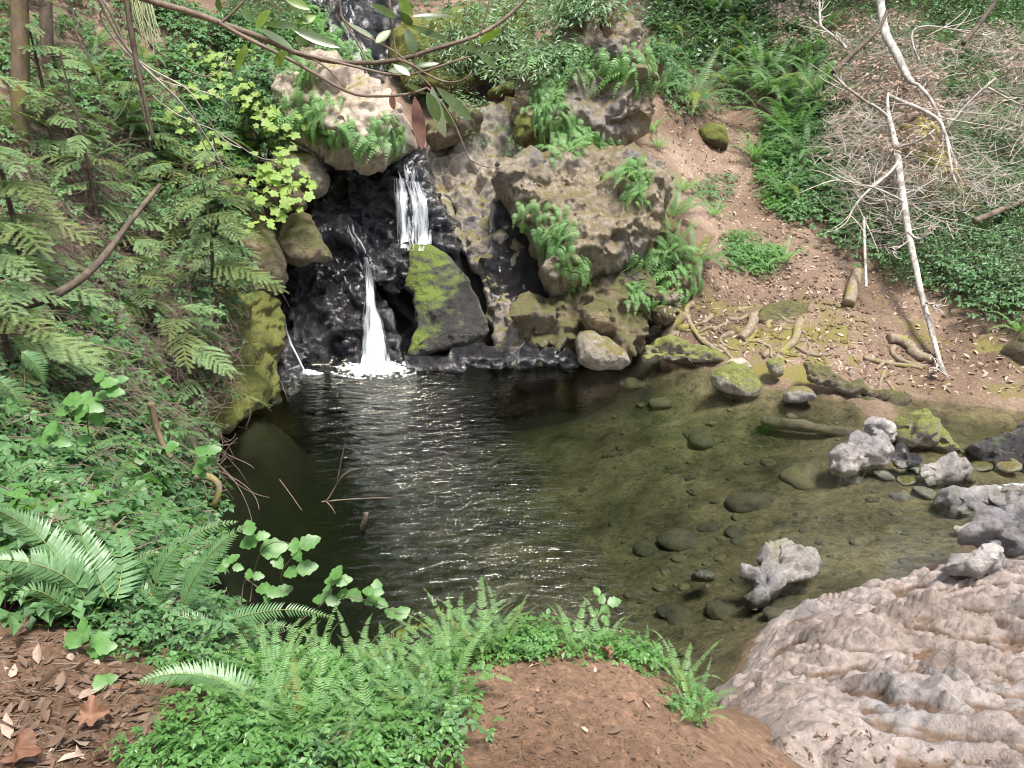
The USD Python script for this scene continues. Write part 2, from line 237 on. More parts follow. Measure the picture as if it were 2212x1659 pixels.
# pool bed
cz(-1.3, (750, 900), (900, 900), (800, 1000), (950, 1000), (700, 950)); cz(-1.2, (650, 1000), (600, 1150), (800, 1150), (700, 1250)); cz(-1.0, (1050, 1150), (950, 1300), (1100, 900))
cz(-.9, (1150, 1000), (1200, 1200)); cz(-.62, (1350, 950), (1400, 1100), (1350, 1250), (1250, 850)); cz(-.5, (1500, 1000), (1450, 1300), (1500, 900)); cz(-.35, (1650, 1050), (1600, 1200), (1700, 950), (1560, 1380)); cz(-.2, (1850, 1100), (1800, 1200), (1950, 1150), (1800, 930), (2000, 1180))
cw((-1.6, 10.9, -.9), (0, 10.9, -.8), (1.2, 10.9, -.5), (-2.7, 9.6, -.8), (-.6, 4.6, -.5), (.5, 4.4, -.5))
# behind the waterfall
for x in (-2.6, -1.6, -.6, .6, 1.4): cw((x, 11.45, -.2), (x, 12.2, 1.6), (x, 12.9, 2.45))
cw((2.3, 11.1, .1), (2.3, 11.7, 1.0), (2.4, 12.6, 1.9), (3.0, 11.2, .5))
for x, z in ((-2.2, 2.9), (-.8, 2.7), (.6, 2.85), (2.0, 2.7)): cw((x, 14, z))
cw((-3.5, 16.5, 5.2), (-1.8, 16.5, 4.2), (-.5, 16.5, 4.0), (1.2, 16, 4.0), (3, 16, 4.1), (-4, 20, 7.6), (-1.5, 20, 5.9), (1, 20, 5.8), (3.5, 20, 6.6), (-2, 26, 7.4), (1.5, 26, 7.4), (0, 34, 9.0), (-4, 30, 10.5), (4.5, 30, 10.5))
# right bank, trail and slope
cy(11.0, (1480, 650), (1560, 690)); cy(10.7, (1700, 700)); cy(9.8, (1850, 760)); cy(9.6, (1900, 840), (1960, 800)); cy(12.2, (1720, 560), (1600, 520)); cy(13, (1560, 470)); cy(14, (1640, 430), (1540, 400))
cy(15.5, (1550, 310)); cy(17, (1500, 220)); cy(16.5, (1700, 190)); cy(17.5, (1900, 90)); cy(14.5, (2100, 300)); cy(13, (1900, 430)); cy(11.6, (1900, 600)); cy(10.5, (2212, 620)); cy(9.2, (2212, 790)); cy(9.8, (2100, 760)); cy(8.7, (2212, 880)); cy(19, (1500, 60)); cy(18, (2212, 60))
cy(8.2, (2150, 960)); cw((7.5, 7.5, -.25), (9, 7, -.35), (12, 7, -.5), (5.6, 6.7, -.12))
cw((9, 9.5, 1.0), (10, 14, 3.6), (12, 20, 8.5), (8, 24, 10.5), (4, 25, 9.8), (15, 12, 4), (20, 20, 10))
# left hillside
for y, x0 in ((5.0, -2.3), (6.2, -2.6), (7.4, -2.9), (8.6, -3.1), (9.6, -3.3)): cw((x0 - .25, y, .55), (x0 - .9, y, 1.35), (x0 - 2.0, y, 2.5), (x0 - 4, y + .3, 4.5), (x0 - 7, y + .5, 7.5))
cw((-3.7, 11, 2.2), (-4.3, 12.5, 3.4), (-5.6, 12.5, 4.2), (-4.6, 14, 4.6), (-8, 14, 7), (-9, 20, 10), (-14, 14, 12), (-14, 4, 11))
# near bank with the leaf litter, the promontory and the shelf
cw((-2.3, 4.0, 1.0), (-2.6, 3.4, 1.5), (-3.4, 3.6, 2.1), (-1.3, 3.4, .7), (-.9, 3.2, .6), (-1.85, 2.4, 1.7), (-1.2, 2.2, 1.68), (-2.6, 2.2, 1.95), (-1.1, 1.8, 1.72), (-.6, 2.3, 1.5), (-.5, 1.5, 1.75), (-2, 1.2, 1.95), (-4, 1, 3.0), (-4.6, 2.8, 3.0), (-1, 2.75, 1.25), (-.45, 2.8, 1.2))
cw((-.15, 2.4, 1.66), (.1, 2.46, 1.70), (.35, 2.46, 1.70), (.58, 2.32, 1.66), (.68, 2.15, 1.6), (.1, 1.9, 1.7), (.6, 1.8, 1.68), (.2, 1.2, 1.8), (-.1, 2.95, 1.05), (.3, 3.0, .95), (.8, 2.7, 1.0), (0, 0, 1.9), (1, 1.2, 1.72), (.95, 2.05, 1.3), (.75, 3.2, .5), (0, 3.3, .5))
cz(1.42, (1560, 1640)); cz(1.2, (1640, 1560)); cz(.7, (1600, 1470)); cz(.95, (1800, 1540)); cz(1.2, (2000, 1620), (2212, 1600)); cz(.6, (1800, 1420), (2000, 1400)); cz(.3, (1720, 1340), (1900, 1310), (2100, 1270)); cz(.75, (2212, 1450)); cz(.4, (2212, 1280)); cw((5, 5, .9), (6, 3, 1.6), (3.5, 1.6, 1.7), (3, 0, 2.0), (7, 5.6, .5), (-4, -4, 4), (0, -4, 2.3), (5, -4, 3), (9, 0, 4), (12, 3, 4), (10, 5.2, 1.2))
CP = np.array(CP)
GX, GY, GS = (-18, 22), (-6, 40), .1
gx = np.arange(GX[0], GX[1] + .01, GS); gy = np.arange(GY[0], GY[1] + .01, GS)
_xx, _yy = np.meshgrid(gx, gy, indexing='ij')
_co = np.arange(0, len(gx), 2), np.arange(0, len(gy), 2)
_rbf = RBFInterpolator(CP[:, :2], CP[:, 2], kernel='linear', neighbors=40, smoothing=.0)
_zz = _rbf(np.c_[_xx[::2, ::2].ravel(), _yy[::2, ::2].ravel()]).reshape(len(_co[0]), len(_co[1]))
_zz = gaussian_filter(_zz, 1.0)
def base_height(x, y):
    x, y = np.asarray(x, float), np.asarray(y, float)
    z = map_coordinates(_zz, [(np.clip(x, *GX) - GX[0]) / .2, (np.clip(y, *GY) - GY[0]) / .2], order=1, mode='nearest')
    out = np.maximum(np.maximum(GX[0] - x, x - GX[1]), np.maximum(GY[0] - y, y - GY[1])).clip(0)
    return z + out * .35
def height(x, y):
    x, y = np.asarray(x, float), np.asarray(y, float); z = base_height(x, y)
    p = np.stack([x, y, z * .6], -1)
    near = np.clip(1 - np.hypot(x - .3, y - 1.8) / 1.2, 0, 1)
    far = np.clip((y - 9) / 3, 0, 1)
    a = sfbm(p, .9, 4, 3) * (.10 + .05 * far) + sfbm(p, .22, 3, 5) * (.035 + .035 * far)
    return z + a * (1 - .65 * near)
def lines(lo, hi, fine, lo2, hi2, grow=1.12):
    mid = list(np.arange(lo, hi + 1e-6, fine)); a, s = lo, fine
    while a > lo2: s *= grow; a -= s; mid.insert(0, a)
    a, s = hi, fine
    while a < hi2: s *= grow; a += s; mid.append(a)
    return np.array(mid)
def sheet(xs, ys, fz):
    X, Y = np.meshgrid(xs, ys, indexing='ij'); Z = fz(X, Y)
    nx, ny = len(xs), len(ys); i, j = np.meshgrid(np.arange(nx - 1), np.arange(ny - 1), indexing='ij')
    a = i * ny + j; q = np.stack([a, a + ny, a + ny + 1, a + 1], -1).reshape(-1, 4)
    return np.stack([X, Y, Z], -1).reshape(-1, 3), np.vstack([q[:, [0, 1, 2]], q[:, [0, 2, 3]]])
ground_mesh = sheet(lines(-8, 9, .055, -70, 75), lines(1.0, 17, .055, -40, 90), height)
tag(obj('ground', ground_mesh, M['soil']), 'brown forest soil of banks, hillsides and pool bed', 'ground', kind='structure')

# ---------------------------------------------------------------- rocks traced at their own distance, with their own thickness
SOLID = [ground_mesh]
def traced(outline, y, lean=15.0, thick=.5, round_=.5, cell=.035, cells=(.6, .22), amp=(.16, .06), rough=.05, seed=0, back=1.0, lump=0.0, lump_cell=.3, flatten=0.0, turn=0.0):
    """a closed rock whose rim follows the outline (pixels), standing at distance y at its lowest point, leaning back by lean degrees"""
    o = F(outline); k = o[:, 1].argmax(); foot = at_y(o[k, 0], o[k, 1], y)
    n = rz(math.radians(turn)) @ np.array([0, -math.cos(math.radians(lean)), math.sin(math.radians(lean))])
    d = rays(o[:, 0], o[:, 1]); P = EYE + d * (((foot - EYE) @ n) / (d @ n))[:, None]
    u = np.cross([0, 0, 1.0], n); u = -u / np.linalg.norm(u); u = u if u[0] > 0 else -u; w = np.cross(n, u); w = w if w[2] > 0 else -w
    q = np.c_[(P - foot) @ u, (P - foot) @ w]
    poly = Polygon(q).buffer(0)
    if poly.geom_type != 'Polygon': poly = max(poly.geoms, key=lambda g: g.area)
    r = np.random.RandomState(seed + 3)
    ring = LineString(list(poly.exterior.coords)); m = max(12, int(ring.length / cell))
    rim = np.array([ring.interpolate(t, normalized=True).coords[0] for t in np.arange(m) / m])
    # soften the traced corners
    for _ in range(2): rim = .5 * rim + .25 * (np.roll(rim, 1, 0) + np.roll(rim, -1, 0))
    poly = Polygon(rim).buffer(0)
    if poly.geom_type != 'Polygon': poly = max(poly.geoms, key=lambda g: g.area)
    lo, hi = rim.min(0), rim.max(0); h = cell
    gxs, gys = np.meshgrid(np.arange(lo[0], hi[0], h), np.arange(lo[1], hi[1], h * .87), indexing='ij')
    gxs = gxs + (np.arange(gxs.shape[1]) % 2) * h / 2
    pts = np.c_[gxs.ravel(), gys.ravel()] + r.uniform(-.18, .18, (gxs.size, 2)) * h
    pts = pts[contains_xy(poly, pts[:, 0], pts[:, 1])]
    dist = shp_distance(poly.exterior, shp_points(pts)); pts, dist = pts[dist > .55 * h], dist[dist > .55 * h]
    allp = np.vstack([rim, pts]); dd = np.r_[np.zeros(m), dist]
    tri = Delaunay(allp).simplices; c = allp[tri].mean(1); tri = tri[contains_xy(poly, c[:, 0], c[:, 1])]
    e1, e2 = allp[tri[:, 1]] - allp[tri[:, 0]], allp[tri[:, 2]] - allp[tri[:, 0]]
    flip = e1[:, 0] * e2[:, 1] - e1[:, 1] * e2[:, 0] < 0; tri[flip] = tri[flip][:, ::-1]
    R = max(1e-3, round_); s = np.clip(dd / R, 0, 1); prof = np.sqrt(1 - (1 - s) ** 2) * thick
    N = len(allp); base = foot + allp[:, :1] * u + allp[:, 1:] * w
    front = base + prof[:, None] * n; backv = base[m:] - (prof[m:, None] * back) * n
    # u x w points either to the camera or away
    f = tri if np.cross(u, w) @ n > 0 else tri[:, ::-1]
    idx = np.arange(N); idx[m:] += N - m; bf = idx[f][:, ::-1]
    v = np.vstack([front, backv]); faces = np.vstack([f, bf])
    mesh = trimesh.Trimesh(v, faces, process=False); vn = np.array(mesh.vertex_normals)
    disp = amp[0] * facets(v, cells[0], seed, 16) + amp[1] * facets(v, cells[1], seed + 1, 14) + rough * sfbm(v, .25, 4, seed) + rough * .45 * sfbm(v, .07, 2, seed + 9) - rough * 1.3 * np.abs(sfbm(v, .20, 3, seed + 4)) ** .7 - rough * .5 * np.abs(sfbm(v, .09, 2, seed + 6)) ** .7 + rough * .5
    if lump: disp = disp + lump * (lumps(v, lump_cell, seed) - .6)
    ds = np.r_[dd, dd[m:]]; fade = .45 + .55 * np.clip(ds / .12, 0, 1)
    v = v + vn * (disp * fade)[:, None]
    return v, faces
def pick(v, f): SOLID.append((v, f)); return v, f
def rock(name, label, m, outline, y, group=None, cat='rock', **kw):
    v, f = pick(*traced(outline, y, **kw)); o = thing_mesh(name, (v, f), M[m]); return tag(o, label, cat, group)
def thing_mesh(name, mesh, m, smooth=40): return obj(name, mesh, m, None, smooth)
# ---------------------------------------------------------------- the rock wall around the waterfall
rock('cliff_rock', 'black wet rock face left of the lower waterfall, running down into the pool', 'wet', T2([(450, -20), (640, 40), (800, 60), (960, 150), (1060, 330), (1060, 500), (1130, 700), (1220, 900), (1280, 1100), (1330, 1300), (1360, 1420), (1360, 1560), (900, 1620), (500, 1640), (300, 1680), (150, 1740), (120, 1400), (140, 1100), (100, 900), (120, 700), (220, 540), (420, 500), (520, 400), (540, 250)]), 10.55, lean=16, thick=.20, round_=.2, cell=.022, cells=(.42, .15), amp=(.34, .15), rough=.09, seed=1)
rock('cliff_rock', 'dark wet rock step carrying the upper waterfall', 'wet', F([(690, 440), (735, 392), (790, 365), (830, 338), (905, 330), (925, 378), (945, 430), (975, 470), (990, 540), (950, 590), (880, 610), (790, 610), (720, 600), (680, 520)]), 11.35, lean=20, thick=.25, round_=.2, cell=.022, cells=(.4, .14), amp=(.32, .14), rough=.08, seed=2)
rock('cliff_rock', 'black rock nose splitting the two waterfalls, above the dark cleft', 'wet', T2([(1060, 440), (1150, 390), (1250, 330), (1420, 320), (1450, 450), (1430, 600), (1380, 700), (1300, 760), (1200, 740), (1110, 640), (1060, 540)]), 10.85, lean=10, thick=.3, round_=.25, cell=.022, cells=(.35, .13), amp=(.26, .12), rough=.07, seed=3)
rock('mossy_slab', 'tilted slab with bright green moss on its left side, right of the falls', 'slab', T2([(1420, 310), (1580, 290), (1690, 330), (1810, 440), (1960, 610), (2090, 790), (2150, 940), (2210, 1050), (2215, 1150), (2150, 1230), (1950, 1290), (1700, 1350), (1560, 1400), (1410, 1410), (1390, 1330), (1430, 1200), (1490, 1120), (1480, 980), (1450, 800), (1370, 730), (1410, 560)]), 10.35, lean=26, thick=.22, round_=.28, cell=.028, cells=(.7, .2), amp=(.10, .035), rough=.035, seed=4, cat='rock')
rock('cliff_rock', 'low black ledge under the mossy slab at the waterline', 'wet', T2([(1360, 1360), (1480, 1370), (1700, 1370), (1900, 1310), (2150, 1250), (2290, 1290), (2420, 1330), (2420, 1470), (2100, 1500), (1700, 1520), (1400, 1500)]), 10.28, lean=5, thick=.25, round_=.16, cell=.025, cells=(.3, .12), amp=(.16, .07), seed=5)
rock('cliff_rock', 'grey and olive sloping slab right of the upper fall, below the fern tower', 'grey', F([(903, 335), (940, 312), (1000, 262), (1060, 238), (1120, 222), (1190, 250), (1200, 320), (1130, 380), (1120, 450), (1140, 560), (1170, 680), (1190, 790), (1080, 800), (1070, 690), (1040, 610), (995, 555), (965, 520), (945, 450), (922, 392)]), 10.75, lean=41, thick=.26, round_=.3, cell=.03, cells=(.6, .2), amp=(.28, .13), rough=.08, seed=6)
rock('cliff_rock', 'black back wall of the shadowed cleft beside the big boulder', 'wet', F([(1060, 430), (1130, 420), (1230, 560), (1260, 680), (1230, 780), (1110, 800), (1060, 700), (1050, 560)]), 11.15, lean=20, thick=.2, round_=.2, cell=.04, seed=7)
rock('boulder', 'overhanging boulder with pale pink top and dark underside, beside the upper fall', 'pale', T1([(470, 230), (560, 140), (700, 125), (870, 50), (1020, 45), (1150, 95), (1300, 150), (1450, 220), (1570, 330), (1650, 480), (1670, 640), (1650, 780), (1580, 850), (1500, 960), (1340, 1020), (1180, 1000), (1000, 970), (860, 880), (700, 800), (600, 730), (480, 610), (455, 450)]), 11.15, lean=26, thick=.70, round_=.5, cell=.032, cells=(.6, .22), amp=(.28, .11), rough=.08, seed=8, back=.8, cat='rock')
rock('boulder', 'brown and grey boulder tucked under the overhanging boulder', 'grey', T1([(370, 980), (470, 920), (560, 845), (690, 825), (810, 850), (905, 915), (950, 1030), (980, 1140), (940, 1240), (850, 1310), (720, 1260), (590, 1170), (450, 1150), (380, 1080)]), 10.95, lean=20, thick=.4, round_=.35, cell=.028, cells=(.5, .2), amp=(.14, .05), seed=9)
rock('boulder', 'rounded tan boulder just below the brown and grey one', 'olive', T1([(350, 1210), (450, 1145), (580, 1120), (680, 1180), (735, 1260), (745, 1380), (690, 1420), (590, 1460), (500, 1475), (390, 1390)]), 10.75, lean=15, thick=.33, round_=.3, cell=.026, cells=(.45, .2), amp=(.12, .05), seed=10)
rock('boulder', 'moss-edged wedge of rock above the black wet face', 'olive', T2([(140, 230), (190, 100), (270, 30), (380, -10), (465, 10), (505, 120), (570, 250), (670, 390), (700, 450), (570, 495), (420, 535), (320, 525), (200, 430), (140, 340)]), 10.5, lean=22, thick=.3, round_=.3, cell=.026, cells=(.4, .18), amp=(.14, .05), seed=11)
rock('moss_rock', 'upper moss-brown rock shoulder at the foot of the left hillside', 'olive', F([(500, 380), (540, 410), (566, 440), (588, 495), (612, 560), (618, 600), (602, 630), (560, 650), (480, 660), (400, 620), (400, 480), (440, 400)]), 10.05, lean=22, thick=.4, round_=.4, cell=.035, seed=12)
rock('moss_rock', 'thick golden green moss wall at the left edge of the pool', 'mosswall', F([(430, 620), (520, 628), (570, 628), (588, 645), (594, 690), (600, 745), (598, 800), (604, 845), (590, 862), (555, 890), (505, 925), (458, 962), (428, 990), (405, 900), (385, 760)]), 7.3, lean=14, turn=86, thick=.10, round_=.2, cell=.03, cells=(.5, .2), amp=(.10, .05), rough=.06, lump=.05, lump_cell=.22, seed=13)
rock('cliff_rock', 'small black wet rock between moss wall and pool', 'wet', F([(592, 740), (625, 735), (650, 780), (660, 830), (640, 855), (600, 850), (588, 800)]), 9.85, lean=10, thick=.2, round_=.2, cell=.025, cells=(.25, .1), amp=(.1, .05), seed=14)
rock('cliff_rock', 'low black rock lip at the left waterline below the moss', 'wet', F([(600, 850), (612, 866), (585, 890), (540, 912), (505, 930), (480, 945), (470, 930), (510, 905), (550, 880)]), 9.2, lean=15, thick=.15, round_=.12, cell=.025, cells=(.2, .09), amp=(.08, .04), seed=15)
rock('boulder', 'massive tan boulder with flat top and drooping ferns, right of the cleft', 'tan', T3([(180, 300), (330, 245), (450, 205), (600, 170), (760, 160), (900, 125), (1100, 140), (1250, 160), (1400, 195), (1570, 270), (1640, 380), (1650, 520), (1580, 640), (1540, 760), (1520, 920), (1420, 1020), (1320, 1100), (1100, 1150), (980, 1200), (930, 1250), (800, 1310), (640, 1330), (560, 1210), (530, 1050), (440, 950), (430, 800), (330, 690), (200, 520), (170, 400)]), 11.0, lean=34, thick=.75, round_=.45, cell=.032, cells=(.7, .22), amp=(.19, .10), rough=.11, seed=16)
rock('cliff_rock', 'mossy brown rock wall under the massive boulder, down to the pool', 'olive', T3([(330, 1330), (440, 1290), (640, 1310), (820, 1310), (980, 1200), (1150, 1120), (1320, 1060), (1480, 1100), (1560, 1260), (1540, 1400), (1470, 1500), (1450, 1640), (1420, 1820), (1200, 1920), (1000, 1900), (800, 1800), (640, 1780), (480, 1800), (380, 1700), (330, 1500)]), 10.75, lean=24, thick=.35, round_=.22, cell=.028, cells=(.42, .17), amp=(.34, .15), rough=.09, seed=17)
rock('boulder', 'round brown boulder set in the mossy wall', 'olive', T3([(880, 1420), (1000, 1350), (1130, 1390), (1195, 1500), (1180, 1610), (1080, 1665), (950, 1640), (890, 1550)]), 10.5, lean=22, thick=.3, round_=.3, cell=.026, amp=(.09, .04), seed=18)
rock('boulder', 'small pale stone on the bank, upper of the two beside the fern clump', 'tan', T3([(1555, 1310), (1620, 1270), (1710, 1285), (1730, 1360), (1650, 1410), (1565, 1395)]), 11.0, lean=15, thick=.16, round_=.16, cell=.022, cells=(.2, .08), amp=(.06, .03), rough=.02, seed=19, cat='stone')
rock('boulder', 'dark olive stone on the bank below the small pale stone', 'olive', T3([(1480, 1440), (1560, 1390), (1690, 1410), (1705, 1520), (1610, 1585), (1530, 1560)]), 10.95, lean=15, thick=.2, round_=.2, cell=.022, cells=(.25, .1), amp=(.08, .03), rough=.03, seed=20, cat='stone')
rock('boulder', 'mossy knob on the right end of the flat boulder top', 'mosswall', T3([(1080, 220), (1150, 160), (1245, 165), (1260, 320), (1170, 340), (1085, 290)]), 11.85, lean=20, thick=.22, round_=.2, cell=.026, amp=(.08, .04), seed=21)
rock('boulder', 'lower mossy knob on the face of the flat-topped boulder', 'mosswall', T3([(1030, 310), (1090, 265), (1190, 350), (1215, 450), (1135, 515), (1045, 430)]), 11.3, lean=20, thick=.22, round_=.22, cell=.026, amp=(.08, .04), seed=22)
rock('rock_tower', 'tall tan rock outcrop draped with ferns in the middle of the slope', 'tan', TB([(1110, 810), (1150, 660), (1170, 450), (1220, 330), (1370, 215), (1500, 150), (1570, 110), (1690, 170), (1740, 125), (1850, 100), (1940, 190), (1970, 340), (2080, 420), (2040, 520), (1990, 580), (2010, 690), (2020, 790), (1930, 900), (1820, 980), (1650, 1000), (1500, 1010), (1330, 1010), (1240, 980), (1150, 940), (1110, 880)]), 13.2, lean=14, thick=.7, round_=.5, cell=.035, cells=(.7, .28), amp=(.3, .14), rough=.08, lump=.10, lump_cell=.35, seed=23)
rock('boulder', 'round grey brown boulder crowning the fern tower', 'grey', TB([(1705, 200), (1750, 120), (1850, 95), (1930, 175), (1945, 300), (1860, 350), (1760, 300)]), 13.4, lean=15, thick=.4, round_=.35, cell=.03, amp=(.14, .05), seed=24)
rock('boulder', 'pale sloping boulder on the left of the crowning boulder', 'tan', TB([(1360, 250), (1500, 145), (1560, 100), (1670, 112), (1700, 200), (1580, 270), (1420, 300)]), 13.5, lean=20, thick=.35, round_=.3, cell=.03, amp=(.14, .05), seed=25)
rock('boulder', 'dark mossy boulder at the left foot of the fern tower', 'mosswall', TB([(1100, 810), (1140, 740), (1220, 680), (1300, 790), (1270, 890), (1190, 940), (1120, 930)]), 12.6, lean=15, thick=.35, round_=.3, cell=.03, amp=(.12, .05), seed=26)
rock('boulder', 'olive boulder behind the hanging laurel leaves', 'olive', TB([(550, 800), (640, 755), (740, 685), (850, 675), (930, 750), (890, 830), (800, 910), (700, 945), (620, 960), (555, 910)]), 12.7, lean=20, thick=.35, round_=.3, cell=.03, amp=(.12, .05), seed=27)
rock('boulder', 'flat mossy boulder left of the fern tower, on the stream terrace', 'mosswall', TB([(950, 590), (1060, 535), (1170, 550), (1180, 610), (1060, 640), (970, 630)]), 13.9, lean=15, thick=.25, round_=.2, cell=.035, amp=(.1, .04), seed=28)
rock('boulder', 'long mossy bench of rock above the upper fall', 'mosswall', TB([(300, 260), (420, 140), (600, 105), (850, 92), (1100, 85), (1260, 170), (1240, 300), (1120, 440), (920, 540), (700, 620), (480, 600), (330, 420)]), 14.6, lean=42, thick=.35, round_=.4, cell=.045, amp=(.25, .1), seed=29)
rock('cliff_rock', 'black wet rock of the higher cascade at the top of the picture', 'wet', F([(590, -40), (860, -40), (880, 60), (860, 150), (800, 200), (740, 170), (690, 110), (620, 50)]), 15.2, lean=30, thick=.35, round_=.4, cell=.05, cells=(.5, .2), amp=(.3, .12), seed=30)
rock('boulder', 'tan cliff boulder with hanging ferns behind the overhanging boulder', 'tan', F([(575, 60), (620, 40), (700, 90), (735, 140), (715, 185), (650, 195), (600, 215), (570, 190), (560, 120)]), 12.6, lean=12, thick=.45, round_=.35, cell=.035, seed=31)
rock('boulder', 'upright mossy rock at the edge of the leafy hillside, left of the tan cliff boulder', 'olive', F([(515, 190), (555, 158), (590, 170), (606, 240), (600, 285), (560, 290), (525, 260)]), 11.7, lean=12, thick=.35, round_=.25, cell=.03, seed=32)
rock('boulder', 'small grey stone wedged beneath the overhang', 'grey', F([(565, 250), (590, 236), (605, 250), (602, 275), (580, 290), (562, 275)]), 11.4, lean=12, thick=.2, round_=.15, cell=.025, amp=(.06, .03), seed=33, cat='stone')
rock('boulder', 'grey cliff rock high on the left bank of the stream', 'grey', F([(460, 50), (520, 30), (560, 60), (565, 140), (520, 170), (470, 150)]), 13.6, lean=15, thick=.35, round_=.3, cell=.035, seed=34)
rock('boulder', 'moss-capped boulder at the waterline below the mossy wall', 'grey', F([(1238, 735), (1250, 716), (1280, 712), (1320, 735), (1352, 760), (1362, 785), (1340, 800), (1290, 800), (1250, 785)]), 10.15, lean=30, thick=.25, round_=.22, cell=.022, cells=(.3, .12), amp=(.07, .03), rough=.025, seed=35)
for k, (o, s) in enumerate(((F([(1112, 760), (1135, 735), (1160, 745), (1170, 775), (1150, 795), (1118, 790)]), 36), (F([(1160, 765), (1178, 745), (1200, 752), (1205, 785), (1180, 795)]), 37), (F([(1200, 770), (1222, 750), (1245, 765), (1250, 795), (1220, 802)]), 38), (F([(1060, 770), (1085, 752), (1112, 768), (1110, 795), (1075, 795)]), 39))):
    rock('stone', ['black wet stone at the foot of the cleft', 'narrow dark stone right of the black stone at the foot of the cleft', 'dark stone beside the moss-capped boulder', 'black stone at the right end of the low ledge'][k], 'wet', o, 10.3, lean=25, thick=.13, round_=.12, cell=.02, cells=(.15, .07), amp=(.05, .025), rough=.02, seed=s, cat='stone')
rock('boulder', 'mossy boulder standing in the water under the root bank', 'bright', F([(1536, 812), (1550, 790), (1580, 778), (1600, 785), (1630, 800), (1646, 826), (1640, 852), (1622, 868), (1585, 866), (1556, 848), (1540, 832)]), 9.35, lean=25, thick=.28, round_=.22, cell=.02, cells=(.35, .12), amp=(.10, .035), rough=.025, seed=40)
rock('boulder', 'bare pale stone behind the mossy boulder in the water', 'pale', F([(1563, 790), (1575, 776), (1605, 772), (1625, 790), (1618, 806), (1580, 806)]), 9.75, lean=20, thick=.16, round_=.14, cell=.02, cells=(.2, .1), amp=(.06, .03), rough=.02, seed=41, cat='stone')
rock('boulder', 'grey stone at the waterline right of the mossy boulder', 'grey', F([(1692, 850), (1705, 835), (1735, 832), (1755, 845), (1760, 862), (1730, 872), (1696, 868)]), 9.0, lean=25, thick=.18, round_=.15, cell=.02, cells=(.2, .1), amp=(.05, .02), rough=.02, seed=42, cat='stone')
rock('rock_wall', 'dark broken bedrock filling the cliff behind the two falls', 'wet', F([(600, 350), (700, 330), (830, 320), (905, 335), (925, 400), (950, 520), (985, 640), (1000, 790), (980, 830), (700, 850), (600, 840), (590, 600), (600, 450)]), 11.05, lean=24, thick=.15, round_=.2, cell=.035, cells=(.5, .2), amp=(.4, .16), rough=.1, seed=81)
rock('rock_wall', 'brown broken bedrock behind the mossy wall and the massive boulder', 'olive', F([(1040, 560), (1120, 480), (1300, 440), (1440, 480), (1500, 560), (1490, 640), (1470, 720), (1430, 790), (1300, 810), (1100, 810), (1050, 700)]), 11.0, lean=30, thick=.15, round_=.2, cell=.035, cells=(.45, .18), amp=(.36, .15), rough=.1, seed=82)
# stones of the outlet
OUT = [('knobby pale grey rock lying in the shallows left of the outlet', 'splash', [(1782, 990), (1800, 962), (1830, 948), (1872, 944), (1905, 960), (1925, 980), (1918, 1000), (1880, 1006), (1850, 1024), (1812, 1030), (1786, 1012)], 7.1, 43),
       ('small pale rock above the knobby one in the shallows', 'splash', [(1872, 912), (1885, 898), (1905, 903), (1925, 915), (1935, 940), (1925, 958), (1890, 955), (1878, 938)], 7.75, 44),
       ('moss-stained rock with pale ridge on the outlet bank', 'bright', [(1930, 925), (1945, 895), (1975, 885), (2000, 893), (2010, 920), (2040, 940), (2050, 965), (2095, 985), (2085, 1002), (2040, 995), (1990, 975), (1950, 965)], 7.65, 45),
       ('grey flat rock in the outlet with a white edge', 'splash', [(1988, 1010), (2010, 995), (2050, 992), (2090, 1005), (2100, 1025), (2060, 1045), (2010, 1050), (1995, 1035)], 6.9, 46),
       ('broad grey rock below the outlet cascade', 'splash', [(2010, 1085), (2030, 1055), (2080, 1050), (2150, 1062), (2230, 1075), (2240, 1130), (2180, 1150), (2110, 1140), (2040, 1125)], 6.35, 47),
       ('pale rock joining the shelf at the right edge', 'splash', [(2118, 1180), (2150, 1150), (2230, 1145), (2260, 1200), (2230, 1250), (2160, 1260), (2130, 1230)], 5.65, 48),
       ('black wet rock bank right of the outlet, moss on top', 'slab', [(2080, 965), (2120, 950), (2180, 930), (2260, 915), (2280, 1000), (2230, 1040), (2150, 1040), (2100, 1020)], 7.35, 49),
       ('small brown stone by the outlet', 'olive', [(2082, 1036), (2095, 1026), (2108, 1034), (2104, 1046), (2086, 1048)], 6.9, 50),
       ('dark stone between the pale outlet rocks', 'wet', [(1925, 975), (1945, 962), (1975, 985), (1985, 1005), (1950, 1012), (1930, 1000)], 7.2, 51),
       ('knobby grey rock islet near the shelf, broad end to the back', 'splash', [(1592, 1242), (1605, 1225), (1640, 1228), (1645, 1180), (1668, 1162), (1700, 1165), (1720, 1180), (1760, 1195), (1772, 1228), (1750, 1258), (1700, 1270), (1665, 1295), (1630, 1318), (1612, 1300), (1625, 1262)], 5.05, 52),
       ('tiny grey rock barely above water, left of the knobby islet', 'splash', [(1495, 1240), (1508, 1230), (1535, 1238), (1542, 1250), (1520, 1258), (1500, 1254)], 5.55, 53)]
for lab, m, o, y, s in OUT:
    big = s in (45, 47, 48, 49)
    rock('water_rock' if m == 'splash' else 'boulder', lab, m, o, y, lean=60 if s in (43, 52, 46) else 40, thick=.16 if not big else .26, round_=.16 if not big else .22, cell=.016 if not big else .022, cells=(.24, .09), amp=(.13, .06), rough=.05, lump=.035 if m == 'splash' else 0, lump_cell=.12, seed=s, cat='rock')


